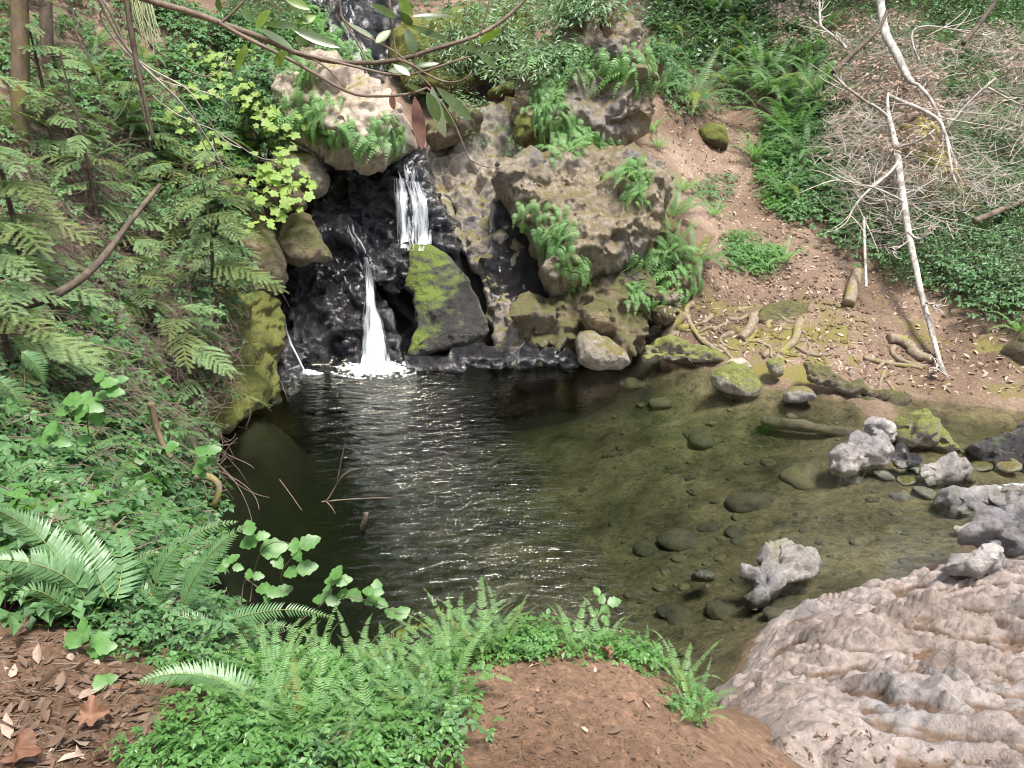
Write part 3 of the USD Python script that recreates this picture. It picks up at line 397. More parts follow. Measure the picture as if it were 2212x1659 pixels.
# ---------------------------------------------------------------- the bedrock shelf in the right foreground
SH = Polygon([at_z(a, b, z)[:2] for a, b, z in ((1505, 1480, .25), (1560, 1465, .2), (1600, 1440, .1), (1615, 1400, .08), (1625, 1345, .08), (1680, 1312, .08), (1790, 1296, .08), (1880, 1275, .08), (1950, 1262, .1), (2060, 1238, .1), (2130, 1205, .1), (2160, 1150, .1), (2300, 1120, .15), (2600, 1100, .2), (2700, 1400, .9))] + [(4.2, 1.6), (2.6, 1.25), (1.15, 1.75), (.92, 2.1)]).buffer(0)
def shelf_height(X, Y):
    p = np.stack([X, Y, np.zeros_like(X)], -1).reshape(-1, 3); base = base_height(p[:, 0], p[:, 1])
    d = shp_distance(SH.exterior, shp_points(p[:, :2])) * np.where(contains_xy(SH, p[:, 0], p[:, 1]), 1, -1)
    wob = sfbm(p, .3, 3, 8) * .09 + sfbm(p, .1, 2, 9) * .03; d = d + wob
    rise = np.where(d > 0, np.sqrt(np.clip(d / .16, 0, 1)) * .16, d * 2.2)
    q = p @ rz(.55).T * np.array([.7, 1.5, 1])
    tl = (p[:, 0] * .55 + p[:, 1] * 1.0) / .30 + sfbm(p, .6, 3, 71) * 1.3 + sfbm(p, .15, 2, 72) * .25; ledge = (1 - (tl - np.floor(tl))) ** 1.6 * np.clip(.5 + sfbm(p, .4, 2, 73) * 1.5, 0, 1)
    lay = facets(q, .42, 61, 14) * .12 + facets(q, .16, 62, 18) * .06 + facets(q, .06, 67, 16) * .028 + (lumps(q, .26, 63) - .6) * .055 + (lumps(q, .10, 66) - .6) * .022 + sfbm(p, .5, 4, 64) * .06 - np.abs(sfbm(p, .16, 4, 65)) ** .7 * .05 + ledge * .075 - np.abs(sfbm(p, .06, 2, 68)) ** .7 * .018
    return (base - .05 + rise + lay * np.clip(.35 + d / .3, 0, 1)).reshape(X.shape)
xs, ys = np.arange(.55, 5.6, .017), np.arange(1.1, 6.4, .017)
sv, sf = sheet(xs, ys, shelf_height)
keep = sv[:, 2] > np.minimum(base_height(sv[:, 0], sv[:, 1]), 0) - .5
_in = contains_xy(SH.buffer(.25), sv[:, 0], sv[:, 1]) & keep; sf = sf[_in[sf].all(1)]
_u, _i = np.unique(sf, return_inverse=True); shelf_mesh = (sv[_u], _i.reshape(-1, 3))
SOLID.append(shelf_mesh)
_hz = shelf_height(shelf_mesh[0][:, 0], shelf_mesh[0][:, 1]); _tree = cKDTree(shelf_mesh[0][:, :2]); _d, _k = _tree.query(shelf_mesh[0][:, :2] + 0, k=1)
_g = (np.array([np.round((shelf_mesh[0][:, 0] - .55) / .017), np.round((shelf_mesh[0][:, 1] - 1.1) / .017)])).astype(int); _Z = sv[:, 2].reshape(len(xs), len(ys)); _low = gaussian_filter(_Z, 7) - _Z; _hol = np.clip(.35 + _low[_g[0], _g[1]] / .06, 0, 1)
_so = obj('rock_shelf', shelf_mesh, M['shelf'], smooth=True); UsdGeom.PrimvarsAPI(_so).CreatePrimvar('hollow', Sdf.ValueTypeNames.FloatArray, 'vertex').Set(Vt.FloatArray.FromNumpy(_hol.astype(np.float32)))
tag(_so, 'knobby pink bedrock shelf sloping to the pool', 'rock shelf', kind='structure')
# ---------------------------------------------------------------- sight lines onto what stands so far
def build_hits():
    global CASTER, NORMALS
    v, f = join(SOLID); CASTER = trimesh.Trimesh(v, f, process=False)
    from trimesh.ray.ray_pyembree import RayMeshIntersector
    CASTER_R.clear(); CASTER_R.append(RayMeshIntersector(CASTER))
CASTER_R = []
def hit(px, py):
    """where lines of sight through the pixels meet ground or rock: points, normals, which ones met anything"""
    px, py = np.atleast_1d(np.asarray(px, float)), np.atleast_1d(np.asarray(py, float)); d = rays(px, py); d /= np.linalg.norm(d, axis=1, keepdims=True)
    loc, ir, it = CASTER_R[0].intersects_location(np.repeat(EYE[None], len(d), 0), d, multiple_hits=False)
    P = np.full((len(d), 3), np.nan); N = np.zeros((len(d), 3)); N[:, 2] = 1
    P[ir] = loc; N[ir] = CASTER.face_normals[it]; return P, N, ~np.isnan(P[:, 0])
def drop(x, y, z0=30.0):
    """the highest solid point under (x, y)"""
    o = np.c_[np.atleast_1d(x), np.atleast_1d(y), np.full(np.size(x), z0)]
    loc, ir, it = CASTER_R[0].intersects_location(o, np.repeat([[0, 0, -1.0]], len(o), 0), multiple_hits=False)
    P = o.copy(); N = np.zeros_like(o); N[:, 2] = 1; P[ir] = loc; n = CASTER.face_normals[it]; N[ir] = n * np.sign(n[:, 2:3] + 1e-9); return P, N
build_hits()

# ---------------------------------------------------------------- the pool: a closed body of water, clear at the shore, murky green where deep
FALL = at_z(812, 800, 0.0); _e = at_z(1130, 1380, 0.0) - FALL; BAND = np.array([_e[1], -_e[0]]) / np.hypot(_e[0], _e[1])     # ripples run from the fall towards the near shore
water_mat = usdkit.material(stage, '/World/Looks/pool_water', {
    'g': ('geometry', {}), 'mp': ('mapping', {'rotation': (0, 0, .22), 'scale': (3.6, 9.5, 1)}), 'n1': ('noise_texture', {'scale': 1.0, 'detail': 4, 'roughness': .55, 'distortion': 1.3}),
    'off': ('vector_math', {'math_type': 'subtract', 'vector2': tuple(FALL)}), 'wv': ('wave_texture', {'wave_type': 'rings', 'rings_direction': 'spherical', 'scale': 1.7, 'distortion': 6.0, 'detail': 3, 'detail_scale': 1.6}),
    'd': ('vector_math', {'math_type': 'length'}), 'am': ('map_range', {'from_min': .4, 'from_max': 7.5, 'to_min': 1.0, 'to_max': .55, 'clamp': True}),
    'sp': ('separate_xyz', {}), 'dv': ('vector_math', {'math_type': 'dot_product', 'vector2': (BAND[0], BAND[1], 0)}), 'dab': ('math', {'math_type': 'absolute'}), 'ax': ('map_range', {'range_type': 'smoothstep', 'from_min': .15, 'from_max': 1.35, 'to_min': 1.0, 'to_max': .07, 'clamp': True}), 'amx': ('math', {'math_type': 'multiply'}),
    'h': ('math', {'math_type': 'multiply_add', 'value2': .16}), 'ha': ('math', {'math_type': 'multiply'}), 'b': ('bump', {'strength': 1.0, 'distance': .085}),
    'fr': ('fresnel', {'IOR': 1.33}), 't': ('transparent_bsdf', {'color': (.88, .93, .87)}), 'gl': ('glossy_bsdf', {'roughness': .035, 'color': (1, .96, .82)}), 'm': ('mix_closure', {}),  # golden cast of reflected sunlit leaves is put into the gloss colour
    'ab': ('absorption_volume', {'color': (.485, .565, .485), 'density': 1.0}),
}, [('g.position', 'mp.vector'), ('mp.vector', 'n1.vector'), ('g.position', 'off.vector1'), ('off.vector', 'wv.vector'), ('off.vector', 'd.vector1'), ('d.value', 'am.value'), ('off.vector', 'dv.vector1'), ('dv.value', 'dab.value1'), ('dab.value', 'ax.value'), ('am.result', 'amx.value1'), ('ax.result', 'amx.value2'),
    ('wv.fac', 'h.value1'), ('n1.fac', 'h.value3'), ('h.value', 'ha.value1'), ('amx.value', 'ha.value2'), ('ha.value', 'b.height'), ('b.normal', 'gl.normal'), ('fr.fac', 'm.fac'), ('t.BSDF', 'm.closure1'), ('gl.BSDF', 'm.closure2')], surface='m.closure', volume='ab.volume')
wx, wy = np.linspace(-4.2, 16, 120), np.linspace(2.75, 12.0, 60)
wv_, wf_ = sheet(wx, wy, lambda X, Y: X * 0)
_nx, _ny = len(wx), len(wy); _n = len(wv_); low = wv_ - [0, 0, 2.6]
_rim = [i * _ny for i in range(_nx)] + [(_nx - 1) * _ny + j for j in range(1, _ny)] + [i * _ny + _ny - 1 for i in range(_nx - 2, -1, -1)] + [j for j in range(_ny - 2, 0, -1)]
_r = np.array(_rim); _r2 = np.roll(_r, -1); wall = np.vstack([np.c_[_r, _r + _n, _r2 + _n], np.c_[_r, _r2 + _n, _r2]])
tag(obj('water', (np.vstack([wv_, low]), np.vstack([wf_, wf_[:, ::-1] + _n, wall])), water_mat, smooth=False), 'dark green rippled pool, clear and brown at its right shore', 'pool', kind='structure')

# ---------------------------------------------------------------- falling water
def fall_mat(name, cover, sx, sy):
    return mat(name, {'uv': ('texture_coordinate', {}), 'mp': ('mapping', {'scale': (sx, sy, 1)}), 'n': ('noise_texture', {'scale': 1, 'detail': 7, 'roughness': .68, 'distortion': .9}),
        'mp2': ('mapping', {'scale': (sx * .35, sy * .4, 1), 'location': (3, 1, 0)}), 'n2': ('noise_texture', {'scale': 1, 'detail': 2}), 'sp': ('separate_xyz', {}), 'ed': ('math', {'math_type': 'pingpong', 'value2': .5}), 'e2': ('map_range', {'from_min': 0.0, 'from_max': .25, 'to_min': -.35, 'to_max': 0.0, 'clamp': True}), 'tp': ('map_range', {'from_min': 0.0, 'from_max': .3, 'to_min': -.22, 'to_max': 0.0, 'clamp': True}), 'a3': ('math', {'math_type': 'add'}),
        'a': ('math', {'math_type': 'add'}), 'a2': ('math', {'math_type': 'add'}), 'r': ('map_range', {'from_min': cover, 'from_max': cover + .42, 'to_max': .92, 'clamp': True}), 't': ('transparent_bsdf', {}), 'p': ('principled_bsdf', {'base_color': (.90, .93, .97), 'roughness': .3, 'specular_ior_level': .6}), 'tr': ('translucent_bsdf', {'color': (.9, .93, .97)}), 'pm': ('mix_closure', {'fac': .35}), 'm': ('mix_closure', {})},
        [('uv.UV', 'mp.vector'), ('mp.vector', 'n.vector'), ('uv.UV', 'mp2.vector'), ('mp2.vector', 'n2.vector'), ('uv.UV', 'sp.vector'), ('sp.x', 'ed.value1'), ('ed.value', 'e2.value'), ('n.fac', 'a.value1'), ('e2.result', 'a.value2'), ('a.value', 'a2.value1'), ('n2.fac', 'a2.value2'), ('a2.value', 'a3.value1'), ('sp.y', 'tp.value'), ('tp.result', 'a3.value2'), ('a3.value', 'r.value'), ('r.result', 'm.fac'), ('t.BSDF', 'm.closure1'), ('p.BSDF', 'pm.closure1'), ('tr.BSDF', 'pm.closure2'), ('pm.closure', 'm.closure2')], surface='m.closure')
M['veil'] = fall_mat('thin_falling_water', 1.0, 13, 3.4); M['fall'] = fall_mat('white_falling_water', .76, 12, 3.4); M['film'] = fall_mat('water_film', 1.02, 9, 3.5)
M['foam'] = mat('white_foam', {'g': ('geometry', {}), 'n': ('noise_texture', {'scale': 16, 'detail': 6, 'roughness': .7}), 'b': ('bump', {'strength': .8, 'distance': .03}), 'p': ('principled_bsdf', {'base_color': (.88, .91, .95), 'roughness': .35, 'subsurface_weight': .2})}, [('g.position', 'n.vector'), ('n.fac', 'b.height'), ('b.normal', 'p.normal')])
def water_ribbon(rows, off, n=46, m=13, seed=0, ripple=.025):
    """rows of (py, left px, right px): a sheet of water lying just off the rock it runs over"""
    rows = np.asarray(rows, float); s = np.linspace(0, 1, n); t = np.r_[0, np.cumsum(np.abs(np.diff(rows[:, 0])))]; t /= t[-1]
    py = np.interp(s, t, rows[:, 0]); L = np.interp(s, t, rows[:, 1]); R = np.interp(s, t, rows[:, 2]); u = np.linspace(0, 1, m)
    PX = L[:, None] + (R - L)[:, None] * u; PY = np.repeat(py[:, None], m, 1)
    P, N, ok = hit(PX.ravel(), PY.ravel()); y = P[:, 1].reshape(n, m)
    y = np.minimum.accumulate(np.where(np.isnan(y), np.nanmin(y), y)[::1], 0); y = gaussian_filter(y, (2.2, 2.0), mode='nearest')
    bow = 1 - (2 * u - 1) ** 2
    y = y - off - .05 * bow[None] - ripple * sfbm(np.stack([PX.ravel() * .05, PY.ravel() * .008, PX.ravel() * 0 + seed], -1), 1.0, 3, seed).reshape(n, m)
    v = at_y(PX.ravel(), PY.ravel(), y.ravel()); i, j = np.meshgrid(np.arange(n - 1), np.arange(m - 1), indexing='ij'); a = i * m + j
    q = np.stack([a, a + m, a + m + 1, a + 1], -1).reshape(-1, 4)
    length = np.linalg.norm(np.diff(v.reshape(n, m, 3)[:, m // 2], axis=0), axis=1).sum()
    uv = np.c_[np.tile(u, n), np.repeat(s, m) * length]
    return (v, np.vstack([q[:, [0, 1, 2]], q[:, [0, 2, 3]]])), uv
def ribbon(parent, name, look, rows, off, **kw):
    g, uv = water_ribbon(rows, off, **kw); return obj(name, g, M[look], parent, True, uv)
wfall = thing('waterfall', 'white waterfall dropping in two steps over black rock into the pool', 'waterfall')
UP1 = [(330, 842, 902), (352, 838, 908), (385, 846, 918), (430, 850, 928), (480, 854, 932), (530, 858, 936), (542, 862, 932)]
UPR = [(392, 880, 914), (430, 886, 926), (480, 886, 932), (528, 886, 932)]
UPL = [(385, 846, 884), (440, 850, 884), (500, 856, 882), (536, 860, 880)]
LOW = [(556, 784, 798), (580, 786, 804), (620, 788, 810), (660, 789, 815), (700, 784, 824), (740, 782, 832), (792, 780, 840)]
LOW2 = [(640, 786, 812), (690, 778, 826), (740, 778, 838), (796, 774, 846)]
ribbon(wfall, 'upper_fall', 'veil', UP1, .06, seed=1); ribbon(wfall, 'upper_fall', 'fall', UPR, .10, seed=2); ribbon(wfall, 'upper_fall', 'fall', UPL, .08, seed=3)
ribbon(wfall, 'lower_fall', 'fall', LOW, .10, seed=4); ribbon(wfall, 'lower_fall', 'fall', LOW2, .15, seed=5); ribbon(wfall, 'lower_fall', 'veil', [(a, b - 6, c + 8) for a, b, c in LOW], .17, seed=6)
ribbon(wfall, 'water_film', 'film', [(455, 735, 765), (500, 742, 775), (540, 762, 796), (560, 778, 800)], .03, seed=7)
def splash(cx, cy, rx_, ry_, n, seed, hmax=.12):
    r = np.random.RandomState(seed); parts = []
    c = at_z(cx, cy, 0)
    for k in range(n):
        a = r.rand() * 2 * math.pi; q = r.rand() ** .8; p = c + [rx_ * q * math.cos(a), ry_ * q * math.sin(a), 0]
        s = r.uniform(.010, .034) * (1.25 - q); z = max(0, (1 - q) ** 2 * hmax * r.rand())
        m = trimesh.creation.icosphere(1, 1.0); v = np.array(m.vertices) * s * [1.6, 1.2, .8] * (1 + .3 * r.randn(len(m.vertices), 1)); parts.append((v + p + [0, 0, z], np.array(m.faces)))
    return join(parts)
def foam_patch(cx, cy, R, h, seed):
    """a low ragged mound of froth"""
    r = np.linspace(0, 1, 26)[1:]; a = np.linspace(0, 2 * math.pi, 72, endpoint=False); c = at_z(cx, cy, 0)
    A, Q = np.meshgrid(a, r); edge = 1 + .35 * sfbm(np.stack([np.cos(A) * 2, np.sin(A) * 2, A * 0], -1), 1, 3, seed)
    X, Y = Q * R * edge * np.cos(A), Q * R * .62 * edge * np.sin(A); p = np.stack([X, Y, X * 0], -1)
    Z = h * (1 - Q) ** 1.4 + .05 * np.clip(sfbm(p, .12, 4, seed), 0, 1) * (1 - Q ** 3) - .018 * Q ** 2 + .004
    v = np.vstack([[[0, 0, h]], np.stack([X, Y, Z], -1).reshape(-1, 3)]) + c; n = len(a); f = [(0, 1 + j, 1 + (j + 1) % n) for j in range(n)]
    for i in range(len(r) - 1):
        for j in range(n):
            p0, p1 = 1 + i * n + j, 1 + i * n + (j + 1) % n; f += [(p0, p0 + n, p1 + n), (p0, p1 + n, p1)]
    return v, np.array(f)
obj('foam', foam_patch(812, 796, .36, .14, 3), M['foam'], wfall)
tag(obj('spray', splash(812, 798, .62, .40, 330, 8), M['foam'], wfall), kind='stuff')
tr = thing('water_trickle', 'thin white trickle running down the black rock at the left edge of the falls', 'trickle')
ribbon(tr, 'water_thread', 'fall', [(690, 612, 619), (715, 616, 622), (745, 627, 633), (770, 640, 646), (790, 649, 655), (806, 655, 664)], .10, n=30, m=6, seed=9, ripple=.01)
tag(obj('spray', splash(663, 807, .22, .05, 90, 11, .05), M['foam'], tr), kind='stuff')
up = thing('upper_cascade', 'small cascade between dark stones above the upper fall, behind the hanging leaves', 'cascade')
ribbon(up, 'water_thread', 'veil', [(262, 868, 888), (290, 866, 886), (310, 862, 884), (330, 848, 890)], .05, n=30, m=7, seed=10, ripple=.02)
top = thing('upper_cascade', 'thin far cascade on the black rock at the top of the picture', 'cascade')
ribbon(top, 'water_thread', 'film', [(0, 735, 765), (60, 742, 775), (120, 755, 785), (160, 770, 800)], .05, n=30, m=7, seed=12, ripple=.02)
out = thing('upper_cascade', 'white riffle where the outlet spills over stones at the right edge', 'riffle')
tag(obj('spray', splash(2192, 1053, .22, .07, 22, 13, .015), M['foam'], out), kind='stuff')
# ---------------------------------------------------------------- leaves and stems
def leaf_mat(name, cols, rough=.45, trans=.35, spec=.35, tcol=None, noise_s=0):
    """leaves: the tone varies from leaf to leaf and from plant to plant; light shines through"""
    n = {'g': ('geometry', {}), 'o': ('object_info', {}), 'mx': ('math', {'math_type': 'multiply_add', 'value2': .65}), 'm2': ('math', {'math_type': 'multiply', 'value2': .35}), 'r': ('rgb_ramp', {'ramp': [(k / (len(cols) - 1), c) for k, c in enumerate(cols)]}),
         'nn': ('noise_texture', {'scale': 45, 'detail': 4}), 'nr': ('rgb_ramp', {'ramp': [(.3, (.7, .7, .7)), (.7, (1.2, 1.2, 1.2))]}), 'mu': ('mix_color', {'blend_type': 'multiply', 'fac': .7}),
         'tc': ('mix_color', {'blend_type': 'multiply', 'fac': 1.0, 'b': tcol or (1.5, 1.7, .8)}), 'p': ('principled_bsdf', {'roughness': rough, 'specular_ior_level': spec}), 't': ('translucent_bsdf', {}), 'm': ('mix_closure', {'fac': trans})}
    return mat(name, n, [('g.random_per_island', 'mx.value1'), ('o.random', 'm2.value1'), ('m2.value', 'mx.value3'), ('mx.value', 'r.fac'), ('g.position', 'nn.vector'), ('nn.fac', 'nr.fac'), ('r.color', 'mu.a'), ('nr.color', 'mu.b'), ('mu.result', 'p.base_color'), ('mu.result', 'tc.a'), ('tc.result', 't.color'), ('p.BSDF', 'm.closure1'), ('t.BSDF', 'm.closure2')], surface='m.closure')
def bark_mat(name, a, b, moss=None, amt=.5, scale=12):
    n = {'g': ('geometry', {}), 'mp': ('mapping', {'scale': (1, 1, .35)}), 'n': ('noise_texture', {'scale': scale, 'detail': 7, 'roughness': .7}), 'r': ('rgb_ramp', {'ramp': [(.3, a), (.7, b)]}), 'b': ('bump', {'strength': .7, 'distance': .02}), 'p': ('principled_bsdf', {'roughness': .85, 'specular_ior_level': .2}),
         'n2': ('noise_texture', {'scale': 4, 'detail': 6, 'roughness': .7}), 'mr': ('map_range', {'from_min': 1 - amt, 'from_max': 1.1 - amt, 'clamp': True}), 'mx': ('mix_color', {'b': moss or a})}
    return mat(name, n, [('g.position', 'mp.vector'), ('mp.vector', 'n.vector'), ('g.position', 'n2.vector'), ('n.fac', 'r.fac'), ('n2.fac', 'mr.value'), ('mr.result', 'mx.fac'), ('r.color', 'mx.a'), ('mx.result', 'p.base_color'), ('n.fac', 'b.height'), ('b.normal', 'p.normal')])
M['fern'] = leaf_mat('sword_fern_leaf', [(.075, .155, .06), (.11, .21, .08), (.14, .25, .09)], .45, .38)
M['fernlight'] = leaf_mat('pale_fern_leaf', [(.13, .25, .095), (.18, .32, .125), (.23, .37, .13)], .5, .4)
M['fernyellow'] = leaf_mat('yellowing_fern_leaf', [(.14, .17, .03), (.20, .24, .05)], .5, .4)
M['ferndead'] = leaf_mat('dead_fern_leaf', [(.10, .045, .018), (.17, .08, .03), (.22, .12, .05)], .8, .2, .1, (1, 1, 1))
M['bramble'] = leaf_mat('bramble_leaf', [(.07, .145, .06), (.10, .20, .075), (.16, .28, .10), (.12, .22, .07)], .5, .38)
M['oak'] = leaf_mat('poison_oak_leaf', [(.08, .18, .05), (.115, .235, .065), (.15, .28, .065)], .4, .4)
M['fir'] = leaf_mat('fir_needles', [(.13, .21, .095), (.18, .275, .115), (.24, .33, .125)], .5, .25, .3, (1.1, 1.3, .8))
M['firold'] = leaf_mat('olive_fir_needles', [(.11, .15, .05), (.15, .19, .06), (.19, .23, .07)], .55, .25)
M['maple'] = leaf_mat('young_maple_leaf', [(.21, .31, .075), (.26, .35, .085), (.18, .28, .07)], .5, .5)
M['laurel'] = leaf_mat('laurel_leaf', [(.045, .075, .022), (.065, .10, .03), (.09, .13, .035)], .28, .30, .5)
M['laurelpale'] = leaf_mat('pale_shrub_leaf', [(.10, .17, .09), (.15, .24, .12), (.20, .29, .15), (.07, .13, .05)], .38, .3, .45)
M['shrub'] = leaf_mat('shrub_leaf', [(.045, .10, .035), (.08, .165, .06), (.12, .23, .085)], .38, .32, .45)
M['deadleaf'] = leaf_mat('dry_leaf', [(.30, .22, .17), (.42, .33, .27), (.52, .44, .38), (.60, .53, .47)], .7, .25, .25, (1, .9, .8))
M['litter'] = leaf_mat('fallen_leaf', [(.085, .052, .034), (.14, .092, .064), (.20, .14, .10), (.33, .245, .185)], .65, .15, .3, (1, .9, .8))
M['mapledead'] = leaf_mat('dead_maple_leaf', [(.13, .06, .035), (.24, .135, .085), (.18, .085, .05)], .6, .25, .3, (1.1, .9, .7))
M['bark'] = bark_mat('dark_bark', (.045, .035, .028), (.13, .10, .075)); M['barkmoss'] = bark_mat('mossy_bark', (.06, .045, .03), (.15, .11, .075), (.12, .10, .03), .5)
M['twig'] = bark_mat('brown_twig', (.08, .06, .045), (.20, .155, .12)); M['paletwig'] = bark_mat('pale_dead_twig', (.28, .24, .20), (.52, .46, .40)); M['whitebark'] = bark_mat('white_dead_bark', (.16, .145, .13), (.50, .46, .41), scale=26)
M['greenstem'] = bark_mat('green_stem', (.10, .14, .04), (.18, .22, .08)); M['log'] = bark_mat('mossy_log', (.05, .035, .02), (.12, .08, .05), (.20, .185, .045), .55, 8)
M['root'] = bark_mat('grey_root', (.09, .07, .05), (.24, .19, .14), (.16, .145, .04), .5, 20); M['rotten'] = bark_mat('rotten_wood', (.05, .022, .012), (.17, .08, .04), scale=9)
M['lichen'] = mat('hanging_lichen', {'p': ('principled_bsdf', {'base_color': (.36, .40, .22), 'roughness': .9})}, [])
def blade(L, W, n=3, fold=.15, bend=.2, prof=None, base=.0):
    """a leaf along +x, face up: left edge, midrib, right edge"""
    s = np.linspace(0, 1, n + 1); w = (prof(s) if prof else np.sin(np.pi * np.clip(s * .93 + .02, 0, 1)) ** .8) * W / 2; w[-1] = 0; w[0] = max(w[0] * .3, base)
    x = s * L; z = -bend * L * s ** 2
    v = np.vstack([np.c_[x, w, z + fold * w], np.c_[x, 0 * x, z], np.c_[x, -w, z + fold * w]]); k = n + 1; f = []
    for i in range(n):
        f += [(k + i, k + i + 1, i + 1), (k + i, i + 1, i), (2 * k + i, 2 * k + i + 1, k + i + 1), (2 * k + i, k + i + 1, k + i)]
    return v, np.array(f)
def lobed(L, W, lobes=5, n=18, fold=.12, bend=.15, depth=.32, jag=.0, seed=0):
    """a scalloped or palmate leaf as a fan about its middle"""
    r = np.random.RandomState(seed); a = np.linspace(-math.pi * .93, math.pi * .93, n); q = 1 - depth * (.5 - .5 * np.cos(lobes * a)) + jag * r.uniform(-1, 1, n)
    x = L * .45 + L * .55 * q * np.cos(a) * np.where(np.cos(a) < 0, .8, 1); y = W / 2 * q * np.sin(a)
    v = np.vstack([[L * .4, 0, 0], np.c_[x, y, fold * np.abs(y) - bend * ((x - L * .4) ** 2 + y ** 2) / L], [[0, 0, 0]]]); m = len(a)
    f = [(0, 1 + i, 2 + i) for i in range(m - 1)] + [(0, m, m + 1), (0, m + 1, 1)]
    return v, np.array(f)
def put(mesh, pos, R, s=1.0): return mesh[0] * s @ R.T + pos, mesh[1]
def dir_frame(d, up=(0, 0, 1), roll=0.0):
    """a rotation whose x axis is d and whose z axis is as close to up as it can be"""
    d = np.asarray(d, float); d = d / np.linalg.norm(d); y = np.cross(up, d); l = np.linalg.norm(y); y = y / l if l > 1e-6 else np.array([0, 1.0, 0]); z = np.cross(d, y)
    return np.stack([d, y, z], 1) @ rx(roll)
def frond(pts, up=(0, 0, 1), hw=.08, pairs=30, pw=.014, kind='sword', bare=.12, seed=0, detail=2, stem=.003, droop=.12, sweep=.30):
    """a fern frond along the points; returns its leaflets and its stalk"""
    r = np.random.RandomState(seed); c = curve(pts, 40); t = np.gradient(c, axis=0); t /= np.linalg.norm(t, axis=1, keepdims=True)
    leaf = []; side0 = np.cross(np.asarray(up, float), t); side0 /= np.linalg.norm(side0, axis=1, keepdims=True) + 1e-9; nrm = np.cross(t, side0)
    for k in range(pairs):
        s = bare + (1 - bare) * (k + .3) / pairs; i = min(39, int(s * 39)); q = (s - bare) / (1 - bare)
        w = hw * (min(1, .45 + q / .16 * .55) * (1 - q) ** .62 if kind == 'sword' else min(1, .7 + q * 2) * (1 - q) ** .8 if kind == 'poly' else min(1, .6 + q / .1 * .4) * (1 - q ** 1.7))
        w = max(w, hw * .07)
        for sd in (-1, 1):
            ang = sweep + .35 * q + r.uniform(-.07, .07); d = side0[i] * sd * math.cos(ang) + t[i] * math.sin(ang) - nrm[i] * (droop + r.uniform(-.08, .12)); wd = t[i] * math.cos(ang) - side0[i] * sd * math.sin(ang)
            L = w * r.uniform(.92, 1.06); b = c[i]; pw_ = pw * (.55 + .45 * (1 - q))
            if detail >= 2:
                st = ((0, .55), (.18, 1.0), (.55, .78)); v = []
                for a, ww in st:
                    ctr = b + d * L * a - nrm[i] * (L * .22 * a * a) + t[i] * L * .06 * a * a; v += [ctr + wd * pw_ * ww / 2, ctr - wd * pw_ * ww / 2]
                v.append(b + d * L - nrm[i] * L * .22 + t[i] * L * .08); f = [(0, 1, 3), (0, 3, 2), (2, 3, 5), (2, 5, 4), (4, 5, 6)]
            else:
                m_ = b + d * L * .4; v = [b + wd * pw_ * .3, b - wd * pw_ * .3, m_ + wd * pw_ * .5, m_ - wd * pw_ * .5, b + d * L - nrm[i] * L * .12]; f = [(0, 1, 3), (0, 3, 2), (2, 3, 4)]
            leaf.append((np.array(v), np.array(f) if sd > 0 else np.array(f)[:, ::-1]))
    return join(leaf), tube_mesh(c[::3], np.linspace(stem, stem * .35, len(c[::3])), 4, False)
def part_frond(parent, pts, m, stalk='greenstem', **kw):
    l, s = frond(pts, **kw); p = obj('frond', l, M[m], parent, False); obj('stalk', s, M[stalk], p, True); return p
def arch(az, L, rise, fall, n=6):
    """a line that leaves the origin upwards in direction az and arches over"""
    s = np.linspace(0, 1, n); h = L * s * (.62 + .3 * (1 - rise)); z = L * (rise * s * 1.25 - fall * s ** 2.2)
    return np.c_[h * math.cos(az), h * math.sin(az), z]

KINDS = {}
def sword_proto(name, n, L, seed, m='fern', dead=2, pairs=34, detail=1, rise=.8, fall=.62):
    r = np.random.RandomState(seed); p = proto(name)
    for k in range(n):
        az = 2 * math.pi * (k + r.uniform(-.3, .3)) / n; l = L * r.uniform(.75, 1.12)
        part_frond(p, arch(az, l, rise * r.uniform(.7, 1.2), fall * r.uniform(.8, 1.25)), m if r.rand() > .08 else 'fernyellow', hw=.095 * l / .9, pairs=pairs, pw=.55 * l / pairs, seed=seed * 50 + k, detail=detail, up=(0, 0, 1), stem=.004)
    for k in range(dead):
        az = r.rand() * 6.28; part_frond(p, arch(az, L * .6, .15, .75), 'ferndead', 'twig', hw=.06, pairs=16, pw=.02, seed=seed * 70 + k, detail=1)
    return p
def poly_proto(name, n, L, seed, m='fernlight', spread=.14):
    """a clump of small ferns hanging from a rock: z away from the rock, -y downhill"""
    r = np.random.RandomState(seed); p = proto(name)
    for k in range(n):
        o = np.array([r.uniform(-spread, spread), r.uniform(-spread, spread) * .7, 0]); l = L * r.uniform(.7, 1.15); a = r.uniform(-.55, .55)
        pts = o + np.array([[0, 0, 0], [.10 * math.sin(a), -.12, .28], [.35 * math.sin(a), -.50, .34], [.6 * math.sin(a), -.95, .20]]) * l
        part_frond(p, pts, m, hw=.34 * l * .72, pairs=10, pw=.075 * l, kind='poly', bare=.15, seed=seed * 31 + k, detail=1, up=(0, .35, 1), stem=.002, droop=.05, sweep=.42)
    return p
KINDS['sword'] = [sword_proto('sword_fern_a', 11, .95, 1), sword_proto('sword_fern_b', 13, .85, 2), sword_proto('sword_fern_c', 9, 1.05, 3, dead=4), sword_proto('sword_fern_d', 10, .75, 4, 'fernlight', 0)]
KINDS['poly'] = [poly_proto('rock_fern_a', 7, .30, 1), poly_proto('rock_fern_b', 6, .34, 2), poly_proto('rock_fern_c', 9, .26, 3, 'fernlight', .18), poly_proto('rock_fern_d', 5, .28, 4)]
